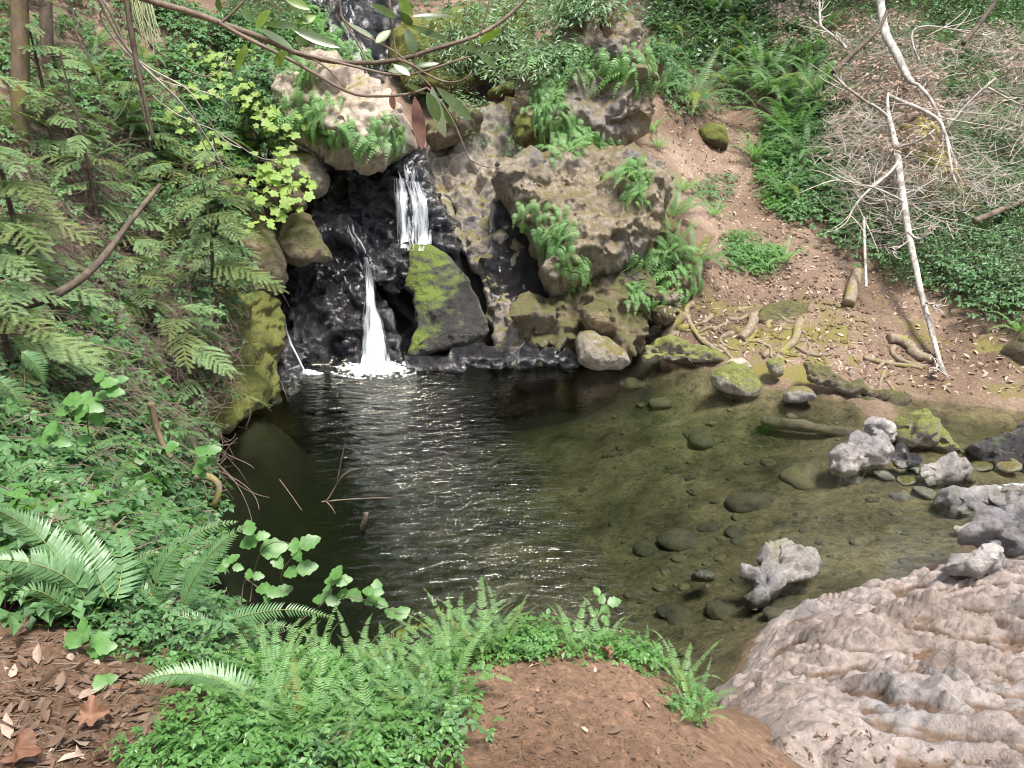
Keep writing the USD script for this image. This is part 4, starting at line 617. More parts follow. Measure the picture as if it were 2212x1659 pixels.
def clump(seed, sets, R, H, leafm, size, three=True, stems=5, up=.8, flat=.6):
    """a mound of leaves on thin stems: leaves, stems"""
    r = np.random.RandomState(seed); lv, st = [], []
    for k in range(sets):
        az, q = r.rand() * 6.28, r.rand() ** .6; p = np.array([R * q * math.cos(az), R * q * math.sin(az), H * (1 - .55 * q ** 2) * r.uniform(.25, 1.0)])
        out = np.array([math.cos(az), math.sin(az), r.uniform(-.35, .25)]); nrm = np.array([r.randn() * flat * .6, r.randn() * flat * .6, up]); s = size * r.uniform(.6, 1.2); yaw = az + r.uniform(-1.1, 1.1); d = np.array([math.cos(yaw), math.sin(yaw), r.uniform(-.45, .2)])
        Rm = dir_frame(d, nrm)
        for b in ((0, 1.15, 1.0), (1.2, .0, .85), (-1.2, .0, .85)) if three else ((0, 0, 1.0),):
            lv.append(put(leafm, p + Rm @ np.array([s * .12 * b[1], 0, 0]), Rm @ rz(b[0]), s * b[2]))
    for k in range(stems):
        az = r.rand() * 6.28; e = np.array([R * .8 * math.cos(az), R * .8 * math.sin(az), H * r.uniform(.4, .9)]); st.append(tube_mesh(np.array([[0, 0, -.05], e * [.4, .4, .7], e]), .003, 3, False))
    return join(lv), join(st) if st else None
def clump_proto(name, *a, leaf='bramble', stem='twig', **kw):
    l, s = clump(*a, **kw); p = proto(name); obj('leaves', l, M[leaf], p, False)
    if s is not None: obj('stems', s, M[stem], p, True)
    return p
OVAL = blade(1, .62, 2, .2, .2); OAK = lobed(1, .8, 6, 12, .15, .18, .16); LANCE = blade(1, .26, 3, .25, .18); SMALL = blade(1, .5, 2, .15, .12)
KINDS['bramble'] = [clump_proto('bramble_%s' % c, k, 26, .27, .24, OVAL, .070) for k, c in enumerate('abcd')]
KINDS['bramblebig'] = [clump_proto('vine_leaves_%s' % c, 20 + k, 16, .26, .26, OAK, .085, leaf='oak') for k, c in enumerate('abc')]
KINDS['shrub'] = [clump_proto('shrub_%s' % c, 40 + k, 75, .34, .42, SMALL, .062, three=False, up=.6, flat=.9, leaf='shrub') for k, c in enumerate('abc')]
KINDS['pale'] = [clump_proto('pale_shrub_%s' % c, 50 + k, 70, .34, .40, LANCE, .095, three=False, up=.6, flat=.9, leaf='laurelpale') for k, c in enumerate('abc')]
KINDS['small'] = [clump_proto('small_herb_%s' % c, 60 + k, 36, .15, .09, OVAL, .032, leaf='oak', stems=0) for k, c in enumerate('ab')]
KINDS['dead'] = [clump_proto('dead_leaves_%s' % c, 70 + k, 60, .30, .40, blade(1, .42, 2, .45, .35), .105, three=False, up=.3, flat=1.4, leaf='deadleaf', stem='paletwig', stems=9) for k, c in enumerate('abc')]
def tangle(seed, n, R, rad=.0035, bend=.25, sides=3):
    r = np.random.RandomState(seed); out = []
    for k in range(n):
        a, b = r.uniform(-R, R, 3) * [1, 1, .35], r.uniform(-R, R, 3) * [1, 1, .35]; m_ = (a + b) / 2 + r.randn(3) * R * bend; out.append(tube_mesh(curve([a, m_, b], 6), np.linspace(rad, rad * .4, 6), sides, False))
        if r.rand() < .6: e = m_ + r.randn(3) * R * .5 * [1, 1, .5]; out.append(tube_mesh(curve([m_, (m_ + e) / 2 + r.randn(3) * R * .08, e], 4), np.linspace(rad * .7, rad * .3, 4), sides, False))
    return join(out)
def tangle_proto(name, m, *a, **kw):
    p = proto(name); obj('twigs', tangle(*a, **kw), M[m], p, True); return p
KINDS['twigs'] = [tangle_proto('brown_tangle_%s' % c, 'twig', k, 26, .32) for k, c in enumerate('ab')]; KINDS['white'] = [tangle_proto('pale_tangle_%s' % c, 'paletwig', 8 + k, 22, .45, .004) for k, c in enumerate('ab')]
def bough(seed, L, twigs=13, need=22):
    """a flat fir spray along +x: stems and needles"""
    r = np.random.RandomState(seed); st, nd = [], []
    def spray(c, rad, nn, ln):
        t = np.gradient(c, axis=0); t /= np.linalg.norm(t, axis=1, keepdims=True); st.append(tube_mesh(c, np.linspace(rad, rad * .4, len(c)) * .6, 3, False)); s_ = np.cross([0, 0, 1.0], t); s_ /= np.linalg.norm(s_, axis=1, keepdims=True) + 1e-9
        for k in range(nn):
            q = (k + .5) / nn * (len(c) - 1); i = int(q); b = c[i] + (c[min(i + 1, len(c) - 1)] - c[i]) * (q - i)
            for sd in (-1, 1):
                d = s_[i] * sd * .85 + t[i] * .55 + np.array([0, 0, r.uniform(-.1, .35)]); d /= np.linalg.norm(d); l = ln * r.uniform(.75, 1.1); w = t[i] * .0034
                nd.append((np.array([b - w, b + w, b + d * l + w * .4, b + d * l - w * .4]), np.array([(0, 1, 2), (0, 2, 3)])))
    main = curve([[0, 0, 0], [L * .5, r.uniform(-.05, .05), L * .06], [L, r.uniform(-.1, .1), -L * .10]], 12); spray(main, .006, int(need * 2.2), .020)
    for k in range(twigs):
        s = .12 + .83 * k / twigs; b = main[int(s * 11)]; l = L * .42 * (1 - s * .75) * r.uniform(.75, 1.15)
        for sd in (-1, 1):
            a = r.uniform(.65, .95) * sd; e = b + l * np.array([math.cos(a), math.sin(a), r.uniform(-.28, .02)]); c = curve([b, (b + e) / 2 + [0, 0, l * .06], e], 6); spray(c, .003, max(5, int(need * l / .18)), .020)
    return join(st), join(nd)
KINDS['bough'] = []
for k, (c, m) in enumerate((('a', 'fir'), ('b', 'fir'), ('c', 'firold'))):
    p = proto('fir_bough_' + c); s, n = bough(80 + k, .5 + .07 * k, 12, 20); obj('stem', s, M['greenstem'], p, True); obj('needles', n, M[m], p, False); KINDS['bough'].append(p)
PALM = lobed(1, 1.15, 5, 31, .1, .25, .34, .04)
KINDS['maple'] = [clump_proto('maple_sprig_%s' % c, 90 + k, 9, .15, .14, PALM, .085, three=False, up=1.0, flat=.4, leaf='maple') for k, c in enumerate('ab')]
def leaf_proto(name, mesh, m):
    p = proto(name); obj('blade', mesh, M[m], p, True); return p
KINDS['litter'] = [leaf_proto('litter_leaf_a', blade(.075, .024, 4, .35, .35), 'litter'), leaf_proto('litter_leaf_b', blade(.06, .026, 4, -.3, -.3), 'litter'), leaf_proto('litter_leaf_c', blade(.085, .026, 4, .15, .12), 'litter')]
def crumpled(seed):
    v, f = lobed(.15, .16, 5, 40, .1, .3, .42, .05, seed); v2, f2 = np.array(trimesh.remesh.subdivide(v, f)[0]), trimesh.remesh.subdivide(v, f)[1]; v2[:, 2] += sfbm(v2, .06, 3, seed) * .05 + np.abs(v2[:, 1]) * .35; return v2, f2
KINDS['mapledead'] = [leaf_proto('dead_maple_leaf_%s' % c, crumpled(k), 'mapledead') for k, c in enumerate('abc')]
KINDS['fernsmall'] = [sword_proto('slender_fern_%s' % c, 7 + k, .9, 30 + k, ('fernlight', 'fernlight', 'fern', 'fernlight')[k], 0, 30, 1, .95, .55) for k, c in enumerate('abcd')]
KINDS['palelitter'] = [leaf_proto('pale_litter_leaf_a', blade(.085, .034, 3, .35, .35), 'deadleaf'), leaf_proto('pale_litter_leaf_b', blade(.07, .032, 3, -.3, -.3), 'deadleaf'), leaf_proto('pale_litter_leaf_c', blade(.09, .03, 3, .15, .12), 'litter')]
def crumb_proto(name, seed):
    s = trimesh.creation.icosphere(1, 1.0); r = np.random.RandomState(seed); p = proto(name); obj('body', (np.array(s.vertices) * (1 + .35 * r.randn(len(s.vertices), 1) * .6) * [1, .8, .6], np.array(s.faces)), M['soil'], p, False); return p
KINDS['crumb'] = [crumb_proto('soil_crumb_%s' % c, k) for k, c in enumerate('abc')]
KINDS['needle'] = [leaf_proto('twig_bit_a', tube_mesh(np.array([[0, 0, 0], [.04, .006, .004], [.08, 0, 0]]), .0016, 4), 'twig'), leaf_proto('twig_bit_b', tube_mesh(np.array([[0, 0, 0], [.03, -.01, .006], [.055, .004, 0]]), .0013, 4), 'paletwig')]
# ---------------------------------------------------------------- planting
R0 = np.random.RandomState(2024)
def in_poly(poly, n, seed, keep=None):
    """n sight lines spread through a polygon of the picture: where they meet the ground"""
    r = np.random.RandomState(seed); P = Polygon(poly); lo, hi = np.array(poly).min(0), np.array(poly).max(0); out = []
    while len(out) < n:
        q = lo + r.rand(n * 3, 2) * (hi - lo); out += list(q[contains_xy(P, q[:, 0], q[:, 1])])
    q = np.array(out[:n]); p, nn, ok = hit(q[:, 0], q[:, 1]); ok &= p[:, 1] < 40
    ok &= p[:, 2] > .03
    if keep is not None: ok &= keep(p, nn)
    return p[ok], nn[ok]
def upright(nrm, k=.5, spin=0.0):
    n = np.asarray(nrm) * k + np.array([0, 0, 1 - k]); return frame_z(n, spin)
def downhill(nrm):
    """z off the rock, -y downhill"""
    n = np.asarray(nrm, float); n = n / np.linalg.norm(n); d = np.array([0, 0, -1.0]) + n * n[2]; l = np.linalg.norm(d); d = d / l if l > .1 else np.array([0, -1.0, 0]); y = -d; x = np.cross(y, n); return np.stack([x, y, n], 1)
STUFF = {}
def scatter(key, kinds, poly, n, seed, s=(.7, 1.2), k=.5, lift=0.0, keep=None, hang=False):
    p, nn = in_poly(poly, n, seed, keep); r = np.random.RandomState(seed + 1)
    L = STUFF.setdefault(key, [kinds, [], [], [], []])
    for a, b in zip(p, nn):
        L[1].append(a + np.array([0, 0, lift * r.rand()])); L[2].append(downhill(b) if hang else upright(b, k, r.rand() * 6.28)); L[3].append(r.uniform(*s)); L[4].append(r.randint(len(kinds)))
def spread(key, kinds, xy, seed, s=(.7, 1.2), k=.5, lift=0.0):
    p, nn = drop(xy[:, 0], xy[:, 1]); r = np.random.RandomState(seed); L = STUFF.setdefault(key, [kinds, [], [], [], []])
    for a, b in zip(p, nn):
        if a[2] < .05: continue
        L[1].append(a + np.array([0, 0, lift * r.rand()])); L[2].append(upright(b, k, r.rand() * 6.28)); L[3].append(r.uniform(*s)); L[4].append(r.randint(len(kinds)))

# the leafy left hillside
HILL = [(-20, -10), (300, -10), (420, 60), (500, 200), (545, 330), (520, 420), (520, 560), (545, 640), (480, 800), (430, 950), (420, 1100), (430, 1250), (300, 1330), (-20, 1330)]
scatter('hill', KINDS['bramble'], HILL, 470, 1, (.6, 1.25), .45, .15)
scatter('hill', KINDS['bramble'], [(0, 780), (300, 800), (420, 950), (440, 1250), (350, 1330), (0, 1320)], 330, 2, (.6, 1.2), .45, .12)
scatter('hillbig', KINDS['bramblebig'], [(0, 700), (300, 720), (420, 930), (440, 1250), (350, 1300), (0, 1300)], 130, 3, (.6, 1.0), .4, .2)
scatter('hill', KINDS['bramble'], [(300, 0), (520, 60), (600, 170), (620, 300), (560, 420), (430, 300)], 220, 4, (.55, 1.1), .45, .15)
scatter('hilltwigs', KINDS['twigs'], [(0, 250), (400, 250), (540, 600), (480, 850), (420, 1000), (0, 1000)], 280, 5, (.8, 1.6), .6, .25)
scatter('hilltwigs', KINDS['twigs'], [(180, 480), (420, 600), (420, 800), (300, 900), (150, 700)], 70, 6, (.7, 1.3), .6, .15)
scatter('hillferns', KINDS['sword'][:3], [(0, 880), (200, 820), (400, 980), (430, 1250), (200, 1200), (0, 1250)], 16, 7, (.55, .8), .35)
scatter('hillferns', KINDS['sword'][:3], [(200, 100), (420, 120), (480, 420), (300, 500), (120, 300)], 22, 8, (.7, 1.0), .35)
# behind, above the frame and beside it, where the picture only guesses
r = np.random.RandomState(77)
spread('hill', KINDS['bramble'], np.c_[r.uniform(-11, -3.2, 260), r.uniform(3, 16, 260)], 78, (.7, 1.4), .45, .1)
spread('slope', KINDS['shrub'], np.c_[r.uniform(-14, 16, 420), r.uniform(17.5, 26, 420)], 79, (1.2, 2.4), .4, .1)
spread('slope', KINDS['shrub'], np.c_[r.uniform(9, 15, 90), r.uniform(9, 18, 90)], 80, (.9, 1.8), .4, .1)
# shrubs and herbs of the right slope and the stream terrace
scatter('slope', KINDS['shrub'], [(1400, -20), (1760, -20), (1800, 160), (1650, 150), (1480, 130), (1400, 60)], 300, 11, (.7, 1.3), .4, .1)
scatter('slope', KINDS['shrub'], [(1750, -20), (2230, -20), (2230, 460), (1950, 500), (1850, 380), (1760, 200)], 300, 12, (.7, 1.3), .4, .1)
scatter('slope', KINDS['shrub'], [(1890, 560), (1960, 480), (2080, 500), (2230, 430), (2230, 700), (2120, 660), (2000, 620), (1940, 650)], 130, 13, (.5, .9), .4, .25)
scatter('slope', KINDS['shrub'], [(2000, -20), (2230, -20), (2230, 120), (2060, 120)], 90, 61, (.8, 1.4), .4, .3)
scatter('slope', KINDS['shrub'], [(1990, 380), (2100, 330), (2230, 300), (2230, 450), (2080, 470)], 70, 62, (.6, 1.0), .4, .3)
scatter('pale', KINDS['pale'], [(1930, 520), (2030, 470), (2230, 420), (2230, 700), (2120, 670), (2000, 640)], 100, 71, (.5, .85), .4, .3)
scatter('herbs2', KINDS['bramble'], [(1900, 560), (2030, 470), (2230, 430), (2230, 720), (2080, 690), (1960, 650)], 55, 72, (.7, 1.2), .5, .3)
scatter('herbs2', KINDS['bramble'], [(1430, 160), (1560, 150), (1640, 220), (1560, 260), (1450, 240)], 40, 76, (.6, 1.1), .5, .05)
scatter('herbs2', KINDS['bramble'], [(1540, 380), (1600, 400), (1560, 480), (1500, 440)], 14, 77, (.4, .8), .5, .03)
scatter('hillferns', KINDS['sword'][:3], [(1560, 130), (1720, 130), (1800, 240), (1660, 260)], 14, 78, (1.0, 1.5), .35)
scatter('herbs', KINDS['small'], [(1700, 230), (1810, 240), (1800, 400), (1720, 470), (1650, 450), (1640, 300)], 280, 14, (1.0, 2.0), .5, .1)
scatter('herbs2', KINDS['bramble'], [(1700, 220), (1830, 240), (1860, 420), (1900, 560), (1840, 560), (1720, 470)], 90, 63, (.8, 1.4), .5, .1)
scatter('slope', KINDS['shrub'], [(1760, 380), (1860, 400), (1900, 540), (1850, 560), (1790, 480)], 30, 64, (.5, .8), .4, .1)
scatter('hillferns', KINDS['sword'][:3], [(1400, 10), (1760, 10), (1800, 150), (1500, 200)], 26, 65, (.9, 1.4), .35)
scatter('hillferns', KINDS['sword'][:3], [(1820, 420), (1900, 480), (1920, 560), (1850, 520)], 8, 66, (.6, .9), .35)
scatter('herbs', KINDS['small'], [(1575, 510), (1640, 520), (1700, 550), (1640, 600), (1575, 570)], 50, 15, (.8, 1.5), .6, .05)
scatter('herbs2', KINDS['bramble'], [(1400, 30), (1560, 60), (1500, 190), (1420, 160)], 60, 16, (.7, 1.2), .5, .05)
scatter('pale', KINDS['pale'], [(940, 60), (1130, 20), (1240, 60), (1250, 160), (1140, 200), (1050, 170), (930, 150)], 70, 17, (.7, 1.3), .4, .05)
scatter('pale', KINDS['pale'], [(1120, -10), (1330, -10), (1330, 60), (1200, 60)], 60, 18, (.7, 1.3), .4, .1)
scatter('pale', KINDS['pale'], [(840, 140), (1000, 170), (1060, 250), (960, 260), (880, 220)], 26, 19, (.35, .7), .4, .0)
scatter('pale', KINDS['pale'], [(960, 300), (1100, 270), (1160, 330), (1060, 350)], 12, 20, (.25, .45), .4, .0)
scatter('herbs', KINDS['small'], [(480, 20), (700, 20), (720, 90), (600, 140), (500, 150)], 60, 21, (1, 2), .5, .05)
scatter('slope', KINDS['shrub'], [(480, -20), (620, -20), (640, 40), (520, 60)], 40, 22, (.6, 1.0), .4, .1)
scatter('deadleaves', KINDS['dead'], [(1790, 150), (1960, 140), (2010, 250), (1990, 480), (1900, 470), (1800, 330)], 52, 23, (.7, 1.2), .3, .9)
scatter('slope', KINDS['shrub'], [(1830, -20), (2230, -20), (2230, 420), (2060, 420), (1960, 260), (1850, 160)], 190, 67, (.6, 1.1), .4, .25)
scatter('herbs2', KINDS['bramble'], [(1780, 120), (2230, 60), (2230, 430), (1960, 520), (1830, 420)], 150, 68, (.8, 1.4), .5, .15)
scatter('deadleaves', KINDS['dead'], [(2000, 100), (2230, 60), (2230, 330), (2080, 300)], 30, 24, (.7, 1.2), .3, .5)
scatter('deadleaves', KINDS['dead'], [(1640, 20), (1740, 30), (1780, 130), (1660, 150)], 30, 25, (.6, .9), .3, .5)
scatter('whitetwigs', KINDS['white'], [(1790, 150), (2010, 140), (2230, 180), (2200, 480), (1990, 560), (1850, 560), (1800, 350)], 115, 26, (.8, 1.5), .4, .8)
scatter('slope', KINDS['shrub'], [(1800, 100), (2230, 60), (2230, 480), (1990, 520), (1860, 420)], 90, 74, (.5, .9), .4, .7)
scatter('pale', KINDS['pale'], [(1980, 60), (2230, 40), (2230, 480), (2060, 450)], 46, 75, (.5, .9), .4, .6)
# the near bank: a bush of ferns and herbs, the fringe of the promontory
BUSH = [(540, 1450), (700, 1430), (860, 1450), (990, 1500), (1040, 1640), (1000, 1690), (620, 1690), (560, 1580)]
scatter('near', KINDS['bramble'], BUSH, 22, 31, (.3, .5), .35, .03); scatter('nearsmall', KINDS['small'], BUSH, 62, 32, (.55, 1.1), .4, .06)
scatter('nearsmall', KINDS['small'], [(100, 1330), (420, 1340), (560, 1420), (620, 1690), (300, 1690), (420, 1500)], 70, 33, (.5, 1.0), .5, .05)
scatter('near', KINDS['bramble'], [(20, 1290), (420, 1290), (560, 1400), (480, 1460), (150, 1370)], 60, 34, (.4, .7), .4, .08)
scatter('near', KINDS['bramble'], [(150, 1150), (470, 1150), (560, 1400), (420, 1420), (150, 1300)], 46, 38, (.4, .7), .4, .05)
RIM = [(940, 1440), (1010, 1405), (1180, 1385), (1330, 1388), (1440, 1420), (1500, 1510), (1520, 1580), (1480, 1530), (1420, 1460), (1320, 1415), (1180, 1410), (1020, 1440)]
scatter('nearsmall', KINDS['small'], RIM, 54, 35, (.45, .85), .3, .03)

# litter: leaves on the soil, the nearest ones each a thing of its own
def litter(poly, n, seed, s=(.6, 1.2)):
    p, nn = in_poly(poly, n, seed); r = np.random.RandomState(seed)
    return [(a + b * .006, frame_z(b + r.randn(3) * .42, r.rand() * 6.28), r.uniform(*s), r.randint(3)) for a, b in zip(p, nn)]
NEARL = [(-10, 1370), (150, 1370), (330, 1470), (420, 1520), (560, 1660), (-10, 1660)]
PROM = [(1000, 1480), (1060, 1440), (1200, 1410), (1330, 1412), (1430, 1470), (1520, 1600), (1500, 1660), (1060, 1660), (1040, 1560)]
cnt = 0
for poly, n, where, seed in ((NEARL, 190, 'dry leaf lying in the litter at the near left bank, among alike leaves', 41), (PROM, 64, 'dry leaf lying on the brown dirt of the small promontory', 42)):
    for a, Rm, s, i in litter(poly, n, seed, (.55, 1.15) if seed == 41 else (.2, .6)):
        cnt += 1
        copy_of(KINDS['palelitter' if cnt % 5 == 0 else 'litter'][i], 'fallen_leaf', where, 'leaf', a, Rm, s, 'leaves in the near litter' if seed == 41 else 'leaves on the promontory')
STUFF['litter'] = [KINDS['litter'], [], [], [], []]
def litter_stuff(poly, n, seed, s):
    for a, Rm, q, i in litter(poly, n, seed, s):
        for k, v in enumerate((a, Rm, q, i)): STUFF['litter'][k + 1].append(v)
STUFF['palelitter'] = [KINDS['palelitter'], [], [], [], []]
def litter_pale(poly, n, seed, s):
    for a, Rm, q, i in litter(poly, int(n * 1.3), seed, s):
        for k, v in enumerate((a, Rm, q, i)): STUFF['palelitter'][k + 1].append(v)
litter_stuff(NEARL, 380, 43, (.25, .8)); litter_stuff(PROM, 130, 44, (.10, .3))
litter_pale([(1400, 640), (1560, 560), (1700, 560), (1830, 640), (1900, 700), (2050, 830), (1960, 870), (1760, 800), (1640, 780), (1440, 740)], 900, 45, (.45, 1.1))
litter_pale([(1520, 400), (1640, 360), (1720, 470), (1830, 560), (1860, 660), (1700, 640), (1560, 560)], 500, 46, (.5, 1.2)); litter_pale([(1420, 200), (1640, 220), (1690, 350), (1600, 420), (1480, 400)], 420, 51, (.5, 1.2)); litter_pale([(1850, 560), (1900, 500), (2230, 720), (2230, 840), (2060, 860), (1900, 700)], 420, 47, (.5, 1.3))
litter_pale([(1100, 380), (1380, 345), (1400, 420), (1120, 420)], 120, 48, (.3, .7)); litter_stuff(HILL, 900, 49, (.6, 1.3)); litter_stuff([(1550, 1640), (1800, 1560), (2212, 1650), (1560, 1659)], 60, 50, (.2, .5))
for px, py, s, lab in ((375, 1390, 1.15, 'big curled orange brown leaf behind the young poison oak sprig'), (345, 1425, .7, 'pale tan curled leaf below the big orange brown one'), (170, 1570, 1.0, 'crumpled reddish brown leaf in the litter, third from the picture corner'), (25, 1640, 1.1, 'orange brown leaf in the lower left corner'), (275, 1490, .45, 'small orange leaf near the thin stem in the litter'), (440, 1500, .9, 'pale curled leaf left under the arching dead-green frond'),
                          (520, 1545, .8, 'pale tan leaf at the right foot of the arching frond'), (1322, 1432, .62, 'crumpled tan leaf alone on the edge of the dirt promontory'), (260, 945, .8, 'rusty leaf on the left slope under brambles'), (285, 1035, .8, 'brown curled leaf caught in the left slope above the fern'), (330, 1180, .7, 'rusty leaf between bramble leaves above the ferns'), (165, 1170, .8, 'brown dead leaf low in the brambles at the left')):
    p, n, ok = hit(px, py)
    if ok[0]: copy_of(KINDS['mapledead'][int(px) % 3], 'dead_leaf', lab, 'leaf', p[0] + [0, 0, .03], rz(px) @ rx(.5) @ ry(-.3), s * .62)

scatter('crumbs', KINDS['crumb'], PROM, 900, 85, (.003, .011), .5); scatter('crumbs', KINDS['crumb'], NEARL, 600, 86, (.003, .010), .5); scatter('bits', KINDS['needle'][:1], PROM, 70, 87, (.3, .8), .9); scatter('bits', KINDS['needle'][:1], NEARL, 170, 88, (.6, 1.5), .9); scatter('crumbs', KINDS['crumb'], [(1420, 640), (1700, 400), (1860, 640), (2040, 840), (1800, 820)], 500, 89, (.01, .05), .5)
NAMES = {'crumbs': ('soil_crumbs', 'crumbs and clods of brown soil on the bare ground', 'soil'), 'bits': ('twig_bits', 'short bits of twig strewn on the near ground', 'twigs'), 'hill': ('brambles', 'low green brambles and vines covering the left hillside', 'brambles'), 'hillbig': ('vine_leaves', 'bright lobed vine leaves over the lower left slope', 'vines'), 'hilltwigs': ('twig_litter', 'tangled brown dead twigs under the hillside plants', 'twigs'), 'hillferns': ('undergrowth_ferns', 'half hidden ferns among the hillside brambles', 'ferns'),
         'slope': ('shrubbery', 'leafy green shrubbery on the upper and right slopes', 'shrubbery'), 'herbs': ('ground_herbs', 'small bright herbs on the right slope', 'herbs'), 'herbs2': ('slope_brambles', 'low brambles beside the trail on the right slope', 'brambles'), 'pale': ('pale_shrubbery', 'pale lance-leaved shrubbery on the stream terrace', 'shrubbery'), 'deadleaves': ('dead_foliage', 'beige dead leaves still hanging on the fallen tree', 'dead leaves'), 'whitetwigs': ('pale_twigs', 'mass of bleached fine twigs of the fallen tree', 'twigs'),
         'near': ('near_brambles', 'brambles on the near bank below the viewer', 'brambles'), 'nearsmall': ('near_herbs', 'small round-leaved herbs on the near bank', 'herbs'), 'palelitter': ('pale_litter', 'pale dry leaves scattered over trail and right bank', 'leaf litter'), 'litter': ('leaf_litter', 'brown leaf litter strewn over soil and trail', 'leaf litter')}
for k, (kinds, P_, R_, S_, I_) in STUFF.items(): instancer(NAMES[k][0], kinds, P_, R_, S_, I_, NAMES[k][1], NAMES[k][2])

# ---------------------------------------------------------------- single ferns
FS = 1.55
def ferns(kind, spots, name, label, group, cat='fern', hang=False, k=.4, seed=0):
    r = np.random.RandomState(seed)
    P, N, ok = hit([a[0] for a in spots], [a[1] for a in spots])
    for a, p, n, o in zip(spots, P, N, ok):
        if not o: continue
        Rm = downhill(n) @ rz(r.uniform(-.4, .4)) if hang else upright(n, k, r.rand() * 6.28)
        pr = KINDS[kind][a[3] if len(a) > 3 else r.randint(len(KINDS[kind]))]
        copy_of(pr, name, a[4] if len(a) > 4 else label, cat, p, Rm, a[2] * FS * r.uniform(.92, 1.08), None if len(a) > 4 else group)
SW = [(1490, 225, 1.0, 0, 'sword fern high on the slope, left of the large green one, by the trail head'), (1640, 205, 1.25, 1, 'largest sword fern on the upper right slope, many arching fronds'), (1580, 190, 1.0, 0, 'sword fern between the two highest ones on the right slope'), (1710, 290, 1.15, 2, 'dark sword fern below the largest one, beside the leafy ground cover'), (1630, 345, .8, 3, 'light green sword fern hanging over the edge of the trail'), (1740, 345, .8, 2, 'dark sword fern right of the light green one over the trail'), (1700, 420, .6, 0, 'small fern with yellow tips where the trail bends'),
      (1455, 470, .75, 2, 'sword fern with rusty dead skirt at the right shoulder of the big boulder'), (1475, 415, .5, 3, 'pale small fern above the sword fern with the rusty skirt'), (1540, 468, .42, 3, 'compact bluish fern bush alone on the dirt trail'), (1500, 570, .7, 0, 'sword fern at the right end of the fern bank, dead fronds below'), (1450, 545, .6, 3, 'dense light fern in the fern bank on the boulder flank'), (1420, 570, .55, 3, 'light fern at the left end of the fern bank'), (1690, 570, .55, 3, 'fern with yellowing right fronds beside the herb patch on the bank'), (1650, 580, .45, 3, 'small drooping fern at the left of the herb patch'),
      (1410, 285, .45, 3, 'young bright fern upright on bare dirt right of the fern tower'), (1420, 320, .35, 3, 'drooping yellowish fern under the young bright fern'), (2200, 720, .5, 3, 'yellow green fern at the right edge above the mossy bank'), (1545, 100, .9, 1, 'fern in the upper thicket left of the dead leaves'), (1440, 130, .7, 3, 'fern behind the crowning boulder')]
ferns('sword', SW, 'sword_fern', 'sword fern', 'sword ferns')
ORD = 'first second third fourth fifth sixth seventh eighth ninth tenth eleventh twelfth'.split()
ROWS = ('top', 'second', 'third', 'fourth', 'fifth', 'sixth', 'lowest')
def by_place(points, label, per=7):
    """labels that tell alike neighbours apart by their row, seen from the bank, and their place in it"""
    p = np.asarray(points); d = p - EYE; u, w = (d @ RT) / (d @ FW), (d @ UP) / (d @ FW); n = len(p); rows = max(1, min(7, int(math.ceil(n / per)))); out = [None] * n
    for k, r_ in enumerate(np.array_split(np.argsort(-w), rows)):
        for j, i in enumerate(r_[np.argsort(u[r_])]): out[i] = label + (', %s row' % (ROWS[k] if k < rows - 1 or rows == 1 else 'lowest') if rows > 1 else '') + ', %s from left' % ORD[j]
    return out
def patch(n, poly, s, label, seed, kind='poly'):
    p, nn = in_poly(poly, n, seed); r = np.random.RandomState(seed)
    for a, b, lab in zip(p, nn, by_place(p, label)):
        copy_of(KINDS[kind][r.randint(4)], 'rock_fern', lab, 'fern', a, downhill(b) @ rz(r.uniform(-.35, .35)), r.uniform(*s) * 1.05, label)
patch(18, [(1120, 430), (1180, 440), (1245, 520), (1240, 600), (1200, 560), (1140, 500)], (.75, 1.15), 'drooping light fern in diagonal row on flat-topped boulder', 101)
patch(6, [(1200, 430), (1250, 440), (1250, 510), (1210, 510)], (.75, 1.1), 'drooping fern right of diagonal row on flat-topped boulder', 102)
patch(6, [(1225, 560), (1300, 540), (1290, 620), (1230, 640)], (.6, .9), 'small fern low on the boulder face above the mossy wall', 103)
patch(20, [(1345, 350), (1395, 350), (1400, 420), (1370, 440), (1340, 400)], (.8, 1.2), 'fern in dense tuft on flat-topped boulder', 104)
patch(26, [(1370, 540), (1470, 530), (1520, 600), (1470, 650), (1400, 600)], (.8, 1.25), 'fern in thick bank between boulder and trail', 105)
patch(14, [(1350, 620), (1420, 610), (1430, 650), (1370, 660)], (.7, 1.0), 'fern over the mossy wall left of the two bank stones', 106)
patch(34, [(615, 200), (700, 215), (800, 280), (830, 310), (700, 290), (620, 260)], (.7, 1.1), 'fern on the overhanging boulder by the fall', 107)
patch(14, [(800, 240), (865, 260), (868, 330), (820, 320)], (.6, .95), 'yellowish fern at the right rim of the overhanging boulder', 108)
patch(40, [(1150, 110), (1240, 90), (1380, 110), (1400, 170), (1260, 170), (1170, 200)], (.9, 1.4), 'fern on the crown of the fern tower', 109)
patch(26, [(1140, 190), (1200, 180), (1225, 260), (1240, 300), (1160, 250)], (.9, 1.3), 'fern down the left flank of the fern tower', 110)
patch(32, [(1165, 285), (1280, 270), (1330, 310), (1250, 330), (1180, 325)], (.9, 1.35), 'bluish fern at the foot of the fern tower', 111)
patch(12, [(580, 80), (640, 110), (700, 120), (690, 170), (600, 170)], (.8, 1.2), 'fern on the tan cliff behind the overhanging boulder', 112)
patch(22, [(650, 20), (740, 60), (800, 150), (740, 130), (660, 90)], (.8, 1.2), 'fern beside the far black cascade', 113)
patch(14, [(1390, 90), (1450, 110), (1470, 180), (1400, 200)], (.9, 1.2), 'fern on the bank right of the fern tower', 114)
